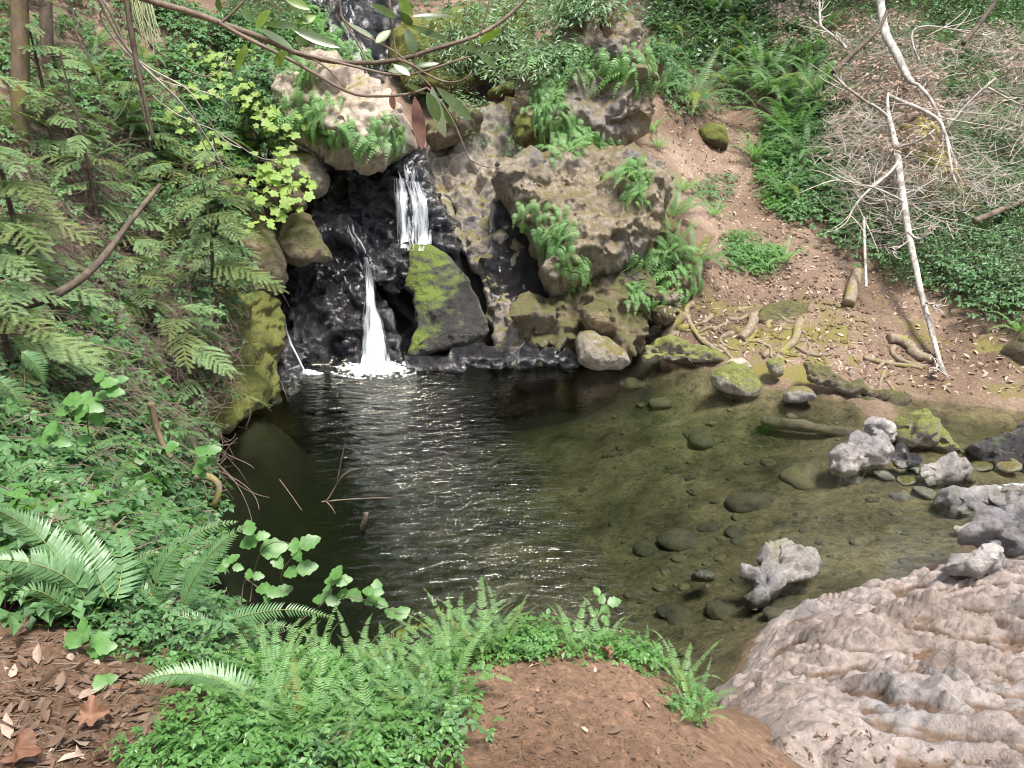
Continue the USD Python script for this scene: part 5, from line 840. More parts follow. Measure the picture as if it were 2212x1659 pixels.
# ---------------------------------------------------------------- young firs on the left hillside
def on(px, py, lift=0.0):
    P, N, ok = hit(px, py); return P + N * lift if np.ndim(px) else P[0] + N[0] * lift
FIRS = [(60, 640, 2.0, 15, 'blue green young fir at the left edge of the picture'), (215, 520, 1.9, 14, 'young fir in the upper left, above the brown twig patch'), (395, 640, 1.7, 15, 'young fir in the middle of the left hillside, with the broken grey stem'), (455, 650, 1.3, 13, 'young fir nearest the falls, boughs over the moss rock'), (120, 380, 1.9, 13, 'young fir beside the mossy trunk'), (340, 420, 1.6, 13, 'young fir under the leaning pale branches'), (420, 850, .9, 8, 'low fir sapling left of the golden moss wall'), (40, 870, 1.4, 11, 'small fir low at the left edge above the big ferns'), (470, 560, 1.5, 12, 'fir sapling beside the yellow green maple sprigs'), (300, 760, 1.2, 10, 'sparse olive fir by the brown twig patch')]
for k, (px, py, h, n, lab) in enumerate(FIRS):
    r = np.random.RandomState(300 + k); b = on(px, py); t = thing('fir_sapling', lab, 'fir', b)
    tip = np.array([r.uniform(-.15, .25), r.uniform(-.25, .0), h]); c = curve([[0, 0, -.1], tip * .5 + [.05, 0, 0], tip], 9); obj('trunk', tube_mesh(c, np.linspace(.028, .008, 9), 6), M['bark'], t)
    n = int(n * 1.7)
    for j in range(n):
        s = .16 + .8 * (j + r.rand()) / n; p = c[min(8, int(s * 8.99))]; az = r.uniform(-2.3, 1.1) if r.rand() < .8 else r.uniform(0, 6.28); sc = (1.45 - .65 * s) * r.uniform(.75, 1.15) * .95
        x = UsdGeom.Xform.Define(stage, str(t.GetPath()) + '/' + numbered(str(t.GetPath()), 'bough')).GetPrim()
        place(x, p, rz(az) @ ry(r.uniform(.0, .40)) @ rx(r.uniform(-.35, .35)), sc); x.GetReferences().AddInternalReference(KINDS['bough'][r.choice(3, p=[.36, .32, .32])].GetPath()); x.SetInstanceable(True)
MS = [(425, 125), (470, 130), (480, 150), (505, 165), (450, 200), (520, 200), (540, 215), (560, 235), (515, 240), (575, 260), (590, 265), (610, 270), (545, 280), (560, 300), (625, 275), (600, 310), (620, 320), (575, 370), (600, 360), (615, 430), (585, 415), (570, 440), (545, 350), (630, 410), (640, 440), (480, 310), (400, 270), (530, 130), (560, 500), (520, 420), (460, 350)]
P, N, ok = hit(*np.array(MS, float).T)
for k, (p, n, lab) in enumerate(zip(P, N, by_place(P, 'yellow green maple sprig beside the falls', 6))):
    d = (EYE - p); d /= np.linalg.norm(d); copy_of(KINDS['maple'][k % 2], 'maple_sprig', lab, 'maple sprig', p + d * (.25 + .3 * R0.rand()), upright(d * .5 + [0, 0, .6], 1.0, R0.rand() * 6.28), R0.uniform(1.0, 1.7), 'maple sprigs by the falls')

# ---------------------------------------------------------------- trunks, poles, logs, roots
def stem_thing(name, label, cat, pts, rad, m, sides=9, wob=.02, n=24, part=None, seed=0, group=None):
    c = curve(pts, n); rr = np.interp(np.linspace(0, 1, n), np.linspace(0, 1, len(np.atleast_1d(rad))), np.atleast_1d(rad))
    v, f = tube_mesh(c, rr, sides); v = v + sfbm(v, max(.12, float(rr.max()) * 2), 3, seed)[:, None] * np.array([1, 1, 1]) * wob
    o = obj(name, (v, f), M[m]); return tag(o, label, cat, group)
def pxl(pts): return np.array([at_y(a, b, y) for a, b, y in pts])
g = on(40, 330); y0 = g[1]
t = thing('tree', 'mossy tree trunk standing at the left edge of the picture', 'tree')
obj('trunk', tube_mesh(curve(np.vstack([g - [0, 0, .2], pxl([(44, 150, y0), (42, 0, y0 + .1)]), at_y(42, 0, y0 + .1) + np.array([[.1, .2, 2.5], [.2, .3, 6.0]])]), 30), np.linspace(.10, .05, 30), 10), M['barkmoss'], t)
g = on(105, 150); y1 = g[1]; t = thing('tree', 'dark trunk in the upper left corner right of the mossy one', 'tree')
for dx, rr in ((0, .08),): obj('trunk', tube_mesh(curve(np.vstack([g + [dx * .004, 0, -.3], pxl([(100 + dx, 60, y1), (98 + dx * 1.1, -40, y1 + .1)]), at_y(98 + dx, -40, y1) + np.array([[.1, .3, 3], [0, .5, 6]])]), 24), np.linspace(rr, rr * .6, 24), 10), M['bark'], t)
g = on(1313, 55); t = thing('tree', 'slim trunk rising behind the crowning boulder at the top of the picture', 'tree')
obj('trunk', tube_mesh(curve(np.vstack([g - [0, 0, .2], pxl([(1316, 20, g[1]), (1320, -20, g[1] + .1)]), at_y(1322, -20, g[1]) + np.array([[.1, .2, 3], [.3, .4, 7]])]), 24), np.linspace(.12, .07, 24), 9), M['barkmoss'], t)
stem_thing('leaning_sapling', 'thin dark dead sapling leaning down from the top left', 'sapling', pxl([(272, -15, 6.6), (286, 84, 6.6), (309, 200, 6.6), (331, 300, 6.6)]), [.022, .020, .014], 'bark', 6, .004)
li = [];
for k in range(70): a = at_y(R0.uniform(284, 322), R0.uniform(-20, 12), 6.55 + .1 * R0.rand()); L = R0.uniform(.12, .36); li.append(tube_mesh(curve([a, a + [R0.uniform(-.02, .03), 0, -L * .5], a + [R0.uniform(-.02, .07), 0, -L]], 5), np.linspace(.006, .002, 5), 3, False))
tag(obj('hanging_lichen', join(li), M['lichen']), 'pale green lichen hanging beside the thin dark stem at the top', 'lichen')
PB = [([(208, -10), (245, 60), (300, 135), (370, 200), (425, 265), (480, 355)], .013, 'longest pale bare branch slanting down from the top left'), ([(215, -10), (260, 75), (310, 140), (400, 190), (450, 260), (520, 320)], .010, 'pale bare branch above the longest one, bending right'), ([(218, 20), (235, 70), (290, 130), (340, 170), (430, 195), (500, 235)], .008, 'thin pale branch splitting off toward the maple sprigs'), ([(160, 20), (175, 95), (210, 160), (215, 230)], .007, 'thin pale twig left of the slanting branches'), ([(290, 120), (286, 180), (270, 230), (245, 262)], .007, 'curved pale twig hanging under the slanting branches'),
      ([(290, 60), (340, 110), (400, 150), (450, 165), (480, 145), (490, 120)], .009, 'dark curved twig hooking up beside the maple sprigs'), ([(420, 245), (440, 310), (470, 350), (510, 370)], .007, 'pale twig forking down to the fir tips'), ([(330, 205), (410, 260), (470, 285), (540, 330), (600, 345)], .006, 'long thin twig reaching the grey stones by the falls')]
for k, (pp, rad, lab) in enumerate(PB): stem_thing('bare_branch', lab, 'branch', pxl([(a, b, 6.5 + .25 * i + .12 * k) for i, (a, b) in enumerate(pp)]), [rad, rad * .45], 'paletwig' if 'dark' not in lab else 'twig', 5, .004)
stem_thing('broken_branch', 'thick broken grey branch slanting across the left hillside', 'branch', pxl([(0, 670, 5.0), (100, 645, 5.15), (190, 590, 5.4), (250, 520, 5.7), (300, 455, 6.0), (345, 400, 6.3)]), [.034, .028, .02, .016], 'bark', 8, .008)
stem_thing('broken_branch', 'long thin stick under the thick broken branch, at the left', 'branch', pxl([(20, 690, 5.0), (110, 720, 5.2), (200, 745, 5.4), (290, 765, 5.6)]), [.014, .010, .006], 'twig', 6, .004)
stem_thing('broken_branch', 'short bent stem standing at the pool edge in the left slope', 'branch', pxl([(325, 870, 5.6), (335, 910, 5.6), (352, 960, 5.55), (370, 990, 5.5)]), [.03, .022, .018], 'barkmoss', 7, .006)
stem_thing('broken_branch', 'curved grey root hooking over the water at the left shore', 'root', pxl([(425, 1035, 5.5), (452, 1030, 5.45), (472, 1048, 5.4), (470, 1072, 5.35), (462, 1092, 5.35)]), [.03, .028, .026, .02], 'root', 8, .005)
for k, pp in enumerate(([(455, 965), (500, 985), (540, 1005), (548, 1012)], [(450, 1010), (500, 1030), (545, 1065), (560, 1100)], [(470, 1000), (520, 1050), (582, 1075)], [(440, 955), (480, 962), (510, 955)], [(430, 985), (480, 1010), (530, 1080), (545, 1130)])):
    stem_thing('bare_twig', 'bare twig reaching from the left bank over the dark water', 'twig', pxl([(a, b, 5.9 - .1 * i) for i, (a, b) in enumerate(pp)]), [.005, .0025], 'twig', 4, .003, group='bare twigs at the left shore')
tw = thing('floating_twig', 'forked pale twig sticking out of the dark water left of the ripples', 'twig')
for pp in ([(694, 1084, 6.25), (760, 1078, 6.3), (846, 1075, 6.35)], [(705, 1082, 6.25), (722, 1055, 6.25), (738, 1030, 6.25), (777, 1012, 6.25)], [(728, 1044, 6.25), (736, 1000, 6.2), (745, 958, 6.2)], [(705, 1084, 6.25), (718, 1098, 6.2), (724, 1110, 6.2)]): obj('stick', tube_mesh(curve(pxl(pp), 10), np.linspace(.007, .003, 10), 5), M['twig'], tw)
stem_thing('floating_twig', 'short pale twig slanting in the dark water left of the forked one', 'twig', pxl([(604, 1036, 6.4), (628, 1068, 6.3), (652, 1102, 6.2)]), [.005, .003], 'twig', 4, .002)
stem_thing('drowned_stub', 'black stub of a branch standing out of the pool', 'branch', np.array([at_z(781, 1160, -.25), at_z(786, 1130, .0), at_y(791, 1108, at_z(786, 1130, 0)[1])]), [.03, .028, .02], 'bark', 7, .006)
a, b = at_z(1645, 910, -.16), at_z(1895, 948, -.15); stem_thing('drowned_log', 'dark sunken log lying in the shallows under the root bank', 'log', np.array([a, (a + b) / 2 + [0, 0, .02], b]), [.07, .065, .06], 'bark', 10, .02)
# the fallen tree
dt = thing('dead_tree', 'bleached white dead tree fallen down the right slope, tip at the shore', 'dead tree')
def dead(name, pts, rad, m='whitebark', sides=8, n=30): obj(name, (lambda g: (g[0] + sfbm(g[0], .2, 3, 4)[:, None] * .015, g[1]))(tube_mesh(curve(pxl(pts), n), np.interp(np.linspace(0, 1, n), np.linspace(0, 1, len(rad)), rad), sides)), M[m], dt)
dead('trunk', [(2062, 836, 9.3), (2035, 795, 9.5), (2022, 752, 9.7), (2008, 700, 10.0), (1995, 655, 10.3), (1983, 600, 10.6), (1972, 550, 10.9), (1955, 455, 11.6), (1945, 385, 12.1), (1932, 302, 12.8), (1920, 250, 13.2), (1919, 200, 13.6)], [.025, .036, .040, .045, .05, .053, .046, .016])
dead('trunk', [(1970, 178, 14.2), (1952, 148, 14.6), (1934, 112, 15.0), (1918, 84, 15.3), (1906, 40, 15.7), (1900, -10, 16.0)], [.05, .065, .075, .075])
for pts, rad in (([(2033, 800, 9.5), (2024, 790, 9.4), (2022, 805, 9.3)], .02), ([(2000, 655, 10.2), (2020, 660, 10.0), (2037, 666, 9.9)], .016), ([(1917, 252, 13.2), (1880, 225, 13.0), (1850, 205, 12.9), (1800, 160, 12.9)], .03), ([(1828, 104, 14.0), (1790, 70, 14.2), (1748, 38, 14.5)], .03), ([(1773, 60, 14.3), (1770, 25, 14.4), (1770, -10, 14.5)], .028), ([(1919, 205, 13.6), (1970, 228, 13.3), (2030, 262, 12.8), (2050, 330, 12.4), (2080, 420, 12.0)], .035), ([(1970, 178, 14.0), (2000, 200, 13.6), (2040, 280, 13.0), (2080, 400, 12.4)], .03), ([(1940, 350, 12.3), (1890, 400, 12.0), (1850, 440, 11.8), (1830, 480, 11.7)], .025), ([(1935, 320, 12.6), (1990, 300, 12.4), (2020, 280, 12.4)], .025), ([(1950, 420, 11.9), (2000, 400, 11.8), (2030, 380, 11.8)], .02), ([(1955, 440, 11.7), (1870, 400, 11.6), (1800, 390, 11.7)], .018), ([(1962, 500, 11.2), (1990, 515, 11.0), (2010, 495, 11.0)], .018), ([(1965, 520, 11.0), (1940, 535, 11.0), (1925, 545, 10.9)], .014), ([(2150, 170, 13), (2080, 235, 13), (2040, 285, 13)], .02), ([(1985, 130, 14.4), (1980, 60, 14.6), (2050, 62, 14.6), (2150, 70, 14.6)], .02), ([(2135, 190, 13.2), (2180, 215, 13), (2240, 240, 13)], .022), ([(1828, 105, 14.0), (1805, 70, 14.0), (1830, 90, 14)], .015)):
    dead('branch', pts, [rad, rad * .45], sides=6, n=14); r = np.random.RandomState(int(pts[0][0])); c = curve(pxl(pts), 14); L = np.linalg.norm(c[-1] - c[0]); tws = []
    for j in range(9):
        b = c[r.randint(3, 14)]; e = b + (c[-1] - c[0]) * r.uniform(.1, .3) + r.randn(3) * L * .22 * [1, .6, .8]; tws.append(tube_mesh(curve([b, (b + e) / 2 + r.randn(3) * .05, e], 6), np.linspace(.009, .004, 6), 4, False))
    tag(obj('twigs', join(tws), M['paletwig'], dt), kind='stuff')
stem_thing('dark_branch', 'crooked dark branch crossing behind the dead tree', 'branch', pxl([(1800, 158, 14.2), (1840, 118, 14.4), (1880, 80, 14.6), (1905, 50, 14.8), (1915, 25, 14.9)]), [.05, .045, .03], 'bark', 8, .02)
stem_thing('dark_branch', 'dark branch in the upper right corner thicket', 'branch', pxl([(2080, 95, 14.0), (2120, 45, 14.2), (2160, -10, 14.4)]), [.04, .035], 'bark', 8, .01)
stem_thing('pale_pole', 'smooth pale pole lying at the right edge among shrubs', 'pole', pxl([(2105, 478, 11.4), (2160, 455, 11.5), (2230, 425, 11.6)]), [.05, .045], 'twig', 9, .006)
stem_thing('pale_pole', 'thin upright pale stick by the trail left of the dead tree', 'stick', pxl([(1866, 470, 11.8), (1868, 540, 11.3), (1871, 620, 10.9)]), [.02, .022], 'whitebark', 6, .006)
lg = thing('mossy_log', 'thick rotten log under yellow moss on the right slope', 'log')
obj('log', (lambda g: (g[0] + sfbm(g[0], .3, 4, 2)[:, None] * .10, g[1]))(tube_mesh(curve(pxl([(1968, 285, 13.6), (2000, 330, 13.2), (2040, 395, 12.7), (2078, 450, 12.3), (2110, 520, 11.9), (2130, 560, 11.6)]), 50), np.linspace(.30, .26, 50), 22), ), M['log'], lg)
obj('rotten_side', (lambda g: (g[0] + sfbm(g[0], .15, 4, 3)[:, None] * .10, g[1]))(tube_mesh(curve(pxl([(1985, 390, 12.8), (2015, 440, 12.4), (2040, 490, 12.1), (2070, 540, 11.8)]), 30), np.linspace(.2, .24, 30), 14)), M['rotten'], lg)
p1, p2 = on(1852, 592, .05), on(1833, 662, .06); stem_thing('log', 'short grey weathered log lying on the trail', 'log', np.array([p1, (p1 + p2) / 2 + [0, 0, .03], p2]), [.075, .09, .085], 'root', 10, .025)
def root(pp, w, lab, m='root', T=T4, lift=.4):
    q = T(pp); P = on(q[:, 0], q[:, 1]); y = P[:, 1]; r_ = w / 2 * 1.05 * .224 / 2212 * 1.287 * y.mean(); c = P + (EYE - P) / np.linalg.norm(EYE - P, axis=1)[:, None] * r_ * lift
    n = 26; cc = curve(c, n); v, f = tube_mesh(cc, np.linspace(1.05, .7, n) * r_, 9); v = v + sfbm(v, .15, 3, len(lab))[:, None] * r_ * .5
    tag(obj('tree_root', (v, f), M[m]), lab, 'root')
root([(610, 320), (545, 360), (560, 480), (630, 610), (720, 690), (800, 750), (890, 790)], 55, 'long sinuous root from the bare knee down to the water edge')
root([(520, 430), (430, 520), (300, 650)], 95, 'straight stubby root with mossy top, leftmost of the root bank')
root([(480, 540), (450, 620), (440, 680)], 28, 'thin root dropping from the stubby root')
root([(940, 465), (1080, 460), (1190, 410), (1400, 420), (1480, 470), (1640, 495)], 42, 'horizontal arching root along the top of the root bank')
root([(800, 585), (860, 540), (940, 500)], 32, 'short dark root left of the arching root')
root([(1190, 430), (1170, 520), (1120, 600), (1060, 660)], 110, 'thick stump-like root hanging under the arching root')
root([(870, 700), (930, 745), (1040, 765)], 34, 'thin curling root at the brink')
root([(1180, 640), (1080, 725)], 36, 'short pale root below the stump-like one')
root([(1100, 680), (1230, 690), (1330, 740), (1345, 840)], 40, 'root bending down over the brink above the mossy boulder')
root([(1650, 490), (1610, 560), (1575, 680), (1490, 760), (1430, 800)], 90, 'broad pale root descending from the arching root')
root([(1600, 740), (1700, 800), (1860, 820), (1960, 790)], 40, 'root running right along the bare trail edge')
T6 = lambda p: np.c_[1468.8 + F(p)[:, 0] * .336, 550.3 + F(p)[:, 1] * .336]
root([(1340, 540), (1450, 565), (1520, 640), (1650, 665)], 110, 'thick mossy root beside the tip of the dead tree', T=T6)
root([(1385, 590), (1375, 650), (1450, 690), (1580, 720)], 60, 'curled pale root in front of the thick mossy one', T=T6)
root([(1180, 660), (1300, 690), (1420, 705), (1560, 735)], 55, 'long pale root on the trodden dirt near the shore', T=T6)
root([(1310, 695), (1260, 740)], 42, 'little hooked root on the trodden dirt', T=T6)
root([(1315, 750), (1290, 820), (1290, 890)], 36, 'root hanging over the undercut bank', T=T6)
root([(1340, 810), (1390, 900)], 40, 'slanting root over the undercut bank, right of the hanging one', T=T6)
_rr = np.random.RandomState(91); RB = Polygon([(1420, 700), (1500, 650), (1640, 670), (1750, 680), (1760, 800), (1640, 780), (1560, 790), (1440, 760)])
for k in range(22):
    while True:
        a = _rr.uniform((1420, 640), (1960, 880)); 
        if RB.contains(Point(a)) or (k > 24 and Polygon([(1740, 760), (1900, 740), (1980, 850), (1960, 870), (1830, 830)]).contains(Point(a))): break
    an = _rr.uniform(0, 6.28); L = _rr.uniform(30, 80); pp = [(a[0] + L * s * math.cos(an + .9 * math.sin(2.5 * s + k)), a[1] + L * .55 * s * math.sin(an + .9 * math.sin(2.5 * s + k))) for s in (0, .35, .7, 1)]
    P, N, ok = hit(*np.array(pp).T); rad = _rr.uniform(.018, .05)
    if ok.all() and np.ptp(P[:, 1]) < 1.2 and P[:, 2].min() > .05:
        n = 16; cc = curve(P - N * rad * .15, n); v, f = tube_mesh(cc, np.linspace(1.15, .25, n) * rad, 8); v = v + sfbm(v, .1, 3, k)[:, None] * rad * .6
        tag(obj('tree_root', (v, f), M['root']), 'small root among the tangle on the root bank', 'root', 'small roots on the root bank')
# ---------------------------------------------------------------- laurel branch across the top of the picture
BY = 2.15
lb = thing('laurel_branch', 'laurel branch with long leaves reaching across the top, near the viewer', 'branch')
def twig(pts, rad, y=BY, dy=0.0):
    q = np.array(pts, float); c = curve(np.array([at_y(a, b, y + dy * i / len(q)) for i, (a, b) in enumerate(q)]), 22); obj('twig', tube_mesh(c, np.linspace(rad, rad * .55, 22), 7), M['twig'], lb)
twig([(250, -30), (319, 0), (430, 32), (477, 50), (571, 84), (638, 114), (734, 134), (801, 136), (862, 129), (936, 107), (1037, 74), (1087, 44), (1137, -4), (1150, -20)], .0085, BY, .25)
twig([(470, 46), (540, 86), (600, 115), (690, 165), (734, 190), (768, 204), (818, 208), (869, 205), (922, 190)], .0055)
twig([(640, 115), (734, 136), (801, 152), (862, 162), (936, 148), (1023, 121)], .004); twig([(862, 129), (922, 160), (952, 174), (990, 176), (1020, 155)], .0035); twig([(840, -20), (848, 67), (858, 129)], .004); twig([(922, 190), (963, 235), (990, 286), (1013, 343), (1037, 386)], .0028); twig([(1005, 330), (975, 350), (965, 375)], .002); twig([(1013, 343), (1050, 360), (1085, 362)], .002)
twig([(734, 30), (760, 60), (850, 110), (905, 160), (930, 185)], .003); twig([(477, 50), (510, 20), (540, -15)], .004); twig([(660, 120), (720, 160), (745, 190)], .003); twig([(735, 0), (745, 50), (770, 90), (790, 130)], .003); twig([(1037, 74), (1045, 45), (1060, -10)], .003); twig([(900, 118), (890, 150), (875, 175)], .0025)
TA = lambda p: F(p) * .336
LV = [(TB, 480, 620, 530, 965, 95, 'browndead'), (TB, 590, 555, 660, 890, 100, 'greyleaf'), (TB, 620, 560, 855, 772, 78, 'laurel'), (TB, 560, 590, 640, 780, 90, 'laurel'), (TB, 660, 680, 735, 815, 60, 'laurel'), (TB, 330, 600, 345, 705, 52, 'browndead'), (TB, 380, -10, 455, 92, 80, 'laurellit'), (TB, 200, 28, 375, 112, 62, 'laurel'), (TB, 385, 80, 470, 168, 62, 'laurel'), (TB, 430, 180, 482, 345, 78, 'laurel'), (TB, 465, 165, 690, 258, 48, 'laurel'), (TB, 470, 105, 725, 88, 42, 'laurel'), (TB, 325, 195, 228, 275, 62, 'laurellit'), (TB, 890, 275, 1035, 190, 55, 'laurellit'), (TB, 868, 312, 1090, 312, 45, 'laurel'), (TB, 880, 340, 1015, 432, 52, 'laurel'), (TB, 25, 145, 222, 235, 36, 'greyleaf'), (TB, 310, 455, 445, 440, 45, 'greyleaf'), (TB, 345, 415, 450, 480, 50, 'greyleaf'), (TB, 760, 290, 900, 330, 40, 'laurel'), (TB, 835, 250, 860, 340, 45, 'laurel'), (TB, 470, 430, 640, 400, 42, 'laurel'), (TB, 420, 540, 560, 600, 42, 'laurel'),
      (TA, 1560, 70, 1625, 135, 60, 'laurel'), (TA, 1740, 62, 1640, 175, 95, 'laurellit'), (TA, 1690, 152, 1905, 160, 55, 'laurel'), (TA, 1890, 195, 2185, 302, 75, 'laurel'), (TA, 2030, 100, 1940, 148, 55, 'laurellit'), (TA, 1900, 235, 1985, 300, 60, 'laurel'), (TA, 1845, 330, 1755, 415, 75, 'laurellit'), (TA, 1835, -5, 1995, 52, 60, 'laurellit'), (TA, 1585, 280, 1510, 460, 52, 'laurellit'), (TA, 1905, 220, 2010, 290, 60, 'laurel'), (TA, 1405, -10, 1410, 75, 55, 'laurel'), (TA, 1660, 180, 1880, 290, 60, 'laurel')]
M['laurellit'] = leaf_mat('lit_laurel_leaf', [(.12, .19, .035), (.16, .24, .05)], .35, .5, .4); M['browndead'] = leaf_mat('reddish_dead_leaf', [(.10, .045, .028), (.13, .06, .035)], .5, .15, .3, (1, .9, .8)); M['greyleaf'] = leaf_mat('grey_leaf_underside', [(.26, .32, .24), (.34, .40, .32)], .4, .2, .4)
for k, (T, x0, y0, x1, y1, w, m) in enumerate(LV):
    r = np.random.RandomState(500 + k); (a0, b0), (a1, b1) = T([(x0, y0)])[0], T([(x1, y1)])[0]; yy = BY + r.uniform(-.06, .1); p0, p1 = at_y(a0, b0, yy), at_y(a1, b1, yy + r.uniform(-.05, .05)); L = np.linalg.norm(p1 - p0); W = w * .336 / 2212 * 1.287 * yy * .86
    nrm = np.array([r.uniform(-.5, .5), -.9, .25 + r.uniform(-.3, .5)]); lm = blade(L, W, 7, .16, r.uniform(.02, .14), base=.001); o = obj('leaf', put(lm, p0, dir_frame(p1 - p0, nrm)), M[m], lb, True)
    if m == 'browndead': o.SetCustomDataByKey('label', 'reddish brown dead leaf')
# ---------------------------------------------------------------- ferns and poison oak of the near bank
def near_fern(label, m, fronds, y, name='sword_fern'):
    t = thing(name, label, 'fern')
    for k, (pp, hw, n) in enumerate(fronds):
        q = np.array([at_y(p[0], p[1], y + (p[2] if len(p) > 2 else 0)) for p in pp]); part_frond(t, q, m, hw=hw, pairs=n, pw=hw * .17, seed=900 + k + int(pp[0][0]), detail=2, up=(0, -.75, .65), stem=.0035, droop=.16, bare=.06)
M['fernnear'] = leaf_mat('near_fern_leaf', [(.10, .19, .085), (.13, .235, .10), (.16, .27, .11)], .42, .35, .4)
near_fern('largest near fern at the left edge, tall fronds leaning left', 'fernnear', [([(178, 1310), (144, 1236, .05), (101, 1175, .1), (50, 1132, .1), (-10, 1100, .05)], .125, 36), ([(235, 1292), (208, 1236, .1), (181, 1169, .15), (165, 1118, .2)], .11, 30), ([(190, 1310), (160, 1260), (60, 1215, -.05), (-30, 1210, -.1)], .11, 30), ([(170, 1312), (110, 1290, -.1), (60, 1275, -.15), (22, 1305, -.2)], .07, 24), ([(250, 1300), (262, 1240, .1), (262, 1180, .2), (250, 1140, .3)], .09, 26), ([(150, 1300), (90, 1255), (20, 1240), (-40, 1260)], .09, 26)], 2.55)
near_fern('near fern with pale stalks, fronds leaning right toward the pool', 'fernnear', [([(393, 1310), (413, 1263), (447, 1209), (487, 1165), (536, 1133)], .085, 34), ([(326, 1310), (339, 1249), (366, 1199), (410, 1160), (515, 1127)], .080, 34), ([(286, 1290), (288, 1240), (302, 1207), (350, 1195)], .06, 22), ([(360, 1310), (370, 1260, .15), (405, 1215, .2), (430, 1180, .25)], .07, 26), ([(345, 1315), (320, 1280), (285, 1265), (245, 1270)], .06, 22)], 2.75)
near_fern('near fern spreading flat to the right over the dark water, tip browned', 'fernnear', [([(470, 1352), (538, 1327), (622, 1317), (726, 1338)], .055, 36), ([(500, 1365), (571, 1350), (622, 1355), (675, 1382)], .042, 28), ([(470, 1384), (437, 1350), (370, 1328), (300, 1335)], .05, 28)], 2.6)
near_fern('single near frond arching left over the litter', 'fernnear', [([(551, 1565), (528, 1511, .02), (454, 1464, .03), (370, 1456, 0), (292, 1478, -.05)], .085, 38), ([(560, 1560), (600, 1500, .1), (650, 1505, .1), (690, 1560, .1)], .045, 24)], 2.05)
near_fern('fern frond at the left edge above the largest near fern', 'fernnear', [([(-20, 1075), (40, 1052), (100, 1040), (150, 1056)], .08, 26), ([(-20, 1060), (30, 1020), (80, 1000), (120, 1010)], .07, 24)], 3.6)
near_fern('drooping pale frond at the left edge beside dead brown fronds', 'fernnear', [([(-10, 815), (25, 845), (48, 885), (58, 925)], .09, 26), ([(45, 760), (70, 780), (85, 800), (95, 830)], .08, 20)], 4.4)
near_fern('long yellowing frond with a brown tip, lying over the water right of the poison oak', 'fernyellow', [([(790, 1445), (835, 1395), (880, 1362), (945, 1352)], .045, 30)], 2.9)
NF = [(1000, 1440, .42), (1050, 1425, .40), (1090, 1418, .36), (960, 1455, .36), (1240, 1412, .30), (1300, 1408, .28), (1360, 1412, .30), (1400, 1425, .36), (1440, 1450, .34), (1470, 1485, .30), (1500, 1540, .30), (1490, 1560, .22), (980, 1420, .34)]
_r = np.random.RandomState(66)
while len(NF) < 42:
    a = (_r.uniform(560, 1010), _r.uniform(1440, 1680))
    if Polygon(BUSH).contains(Point(a)): NF.append((*a, _r.uniform(.26, .42)))
P, N, ok = hit(*np.array(NF)[:, :2].T)
_rim = np.array([q[1] < 1570 and q[0] > 920 for q in NF]); _lab = np.empty(len(NF), object); _lab[_rim] = by_place(P[_rim], 'small light fern fringing the dirt promontory', 9); _lab[~_rim] = by_place(P[~_rim], 'slender fern in the leafy bush at the bottom', 8)
for k, (q, p, n) in enumerate(zip(NF, P, N)):
    rim = _rim[k]
    copy_of(KINDS['fernsmall'][k % 4], 'small_fern', _lab[k], 'fern', p, upright(n, .35, k * 1.7), q[2] * .9, 'ferns fringing the promontory' if rim else 'ferns in the near bush')
OAKB = blade(1, .74, 13, .14, .16, lambda s: np.clip(np.sin(np.pi * np.clip(s, 0, 1) ** .78), 0, 1) ** .75 * (1 + .13 * np.cos(2 * np.pi * 3.3 * s + .6)))
def oak_sprig(label, leaves, y, stems=(), size=1.0, m='oak'):
    t = thing('poison_oak', label, 'poison oak')
    for s in stems: obj('stem', tube_mesh(curve(np.array([at_y(a, b, y + d) for a, b, d in s]), 14), np.linspace(.0035, .002, 14), 5), M['twig'], t)
    for k, (px, py, w, ang) in enumerate(leaves):
        r = np.random.RandomState(int(px * 7 + py)); p = at_y(px, py, y + r.uniform(-.06, .06)); L = w / 2212 * 1.287 * np.linalg.norm(p - EYE) * .98 * size; d = math.cos(ang) * RT + math.sin(ang) * np.array([0, .55, .55])
        Rm = dir_frame(d, np.array([r.uniform(-.35, .35), -.65, .8])); obj('leaf', put(OAKB, p - Rm[:, 0] * L * .5, Rm, L), M[m], t, True)
zz = lambda x, y: (x * .336, 1101.6 + y * .336)
zb = lambda x, y: (734.4 + x * .336, 1101.6 + y * .336)
oak_sprig('poison oak sprig with large leaves over the dark water, beside the near ferns', [(*zz(1600, 110), 38, 1.9), (*zz(1690, 165), 30, .2), (*zz(1600, 205), 44, 3.6), (*zz(1760, 245), 60, .3), (*zz(1785, 335), 34, -1.0), (*zz(1895, 225), 36, 1.7), (*zz(1990, 205), 48, .6), (*zz(1910, 290), 32, -1.2), (*zz(1870, 400), 36, 3.5), (*zz(1975, 370), 46, .3)], 3.15, [[(540, 1300, .1), (560, 1200, .05), (600, 1170, 0), (650, 1185, 0)], [(610, 1260, .1), (615, 1225, 0), (655, 1180, 0)]])
oak_sprig('poison oak sprig just below the large-leaved one, small leaves in a row', [(*zz(1690, 505), 34, 3.3), (*zz(1760, 530), 34, -.4), (*zz(1830, 515), 36, .5), (*zz(1720, 560), 26, 4.5), (*zz(1600, 410), 24, 1.7), (*zz(1660, 425), 26, .0), (*zz(1450, 340), 22, 2), (*zz(1500, 310), 28, .8), (*zz(1530, 370), 24, -.2), (*zz(1420, 380), 20, 3.4)], 3.1, [[(520, 1330, .1), (545, 1260, .05), (570, 1275, 0), (610, 1275, 0)]])
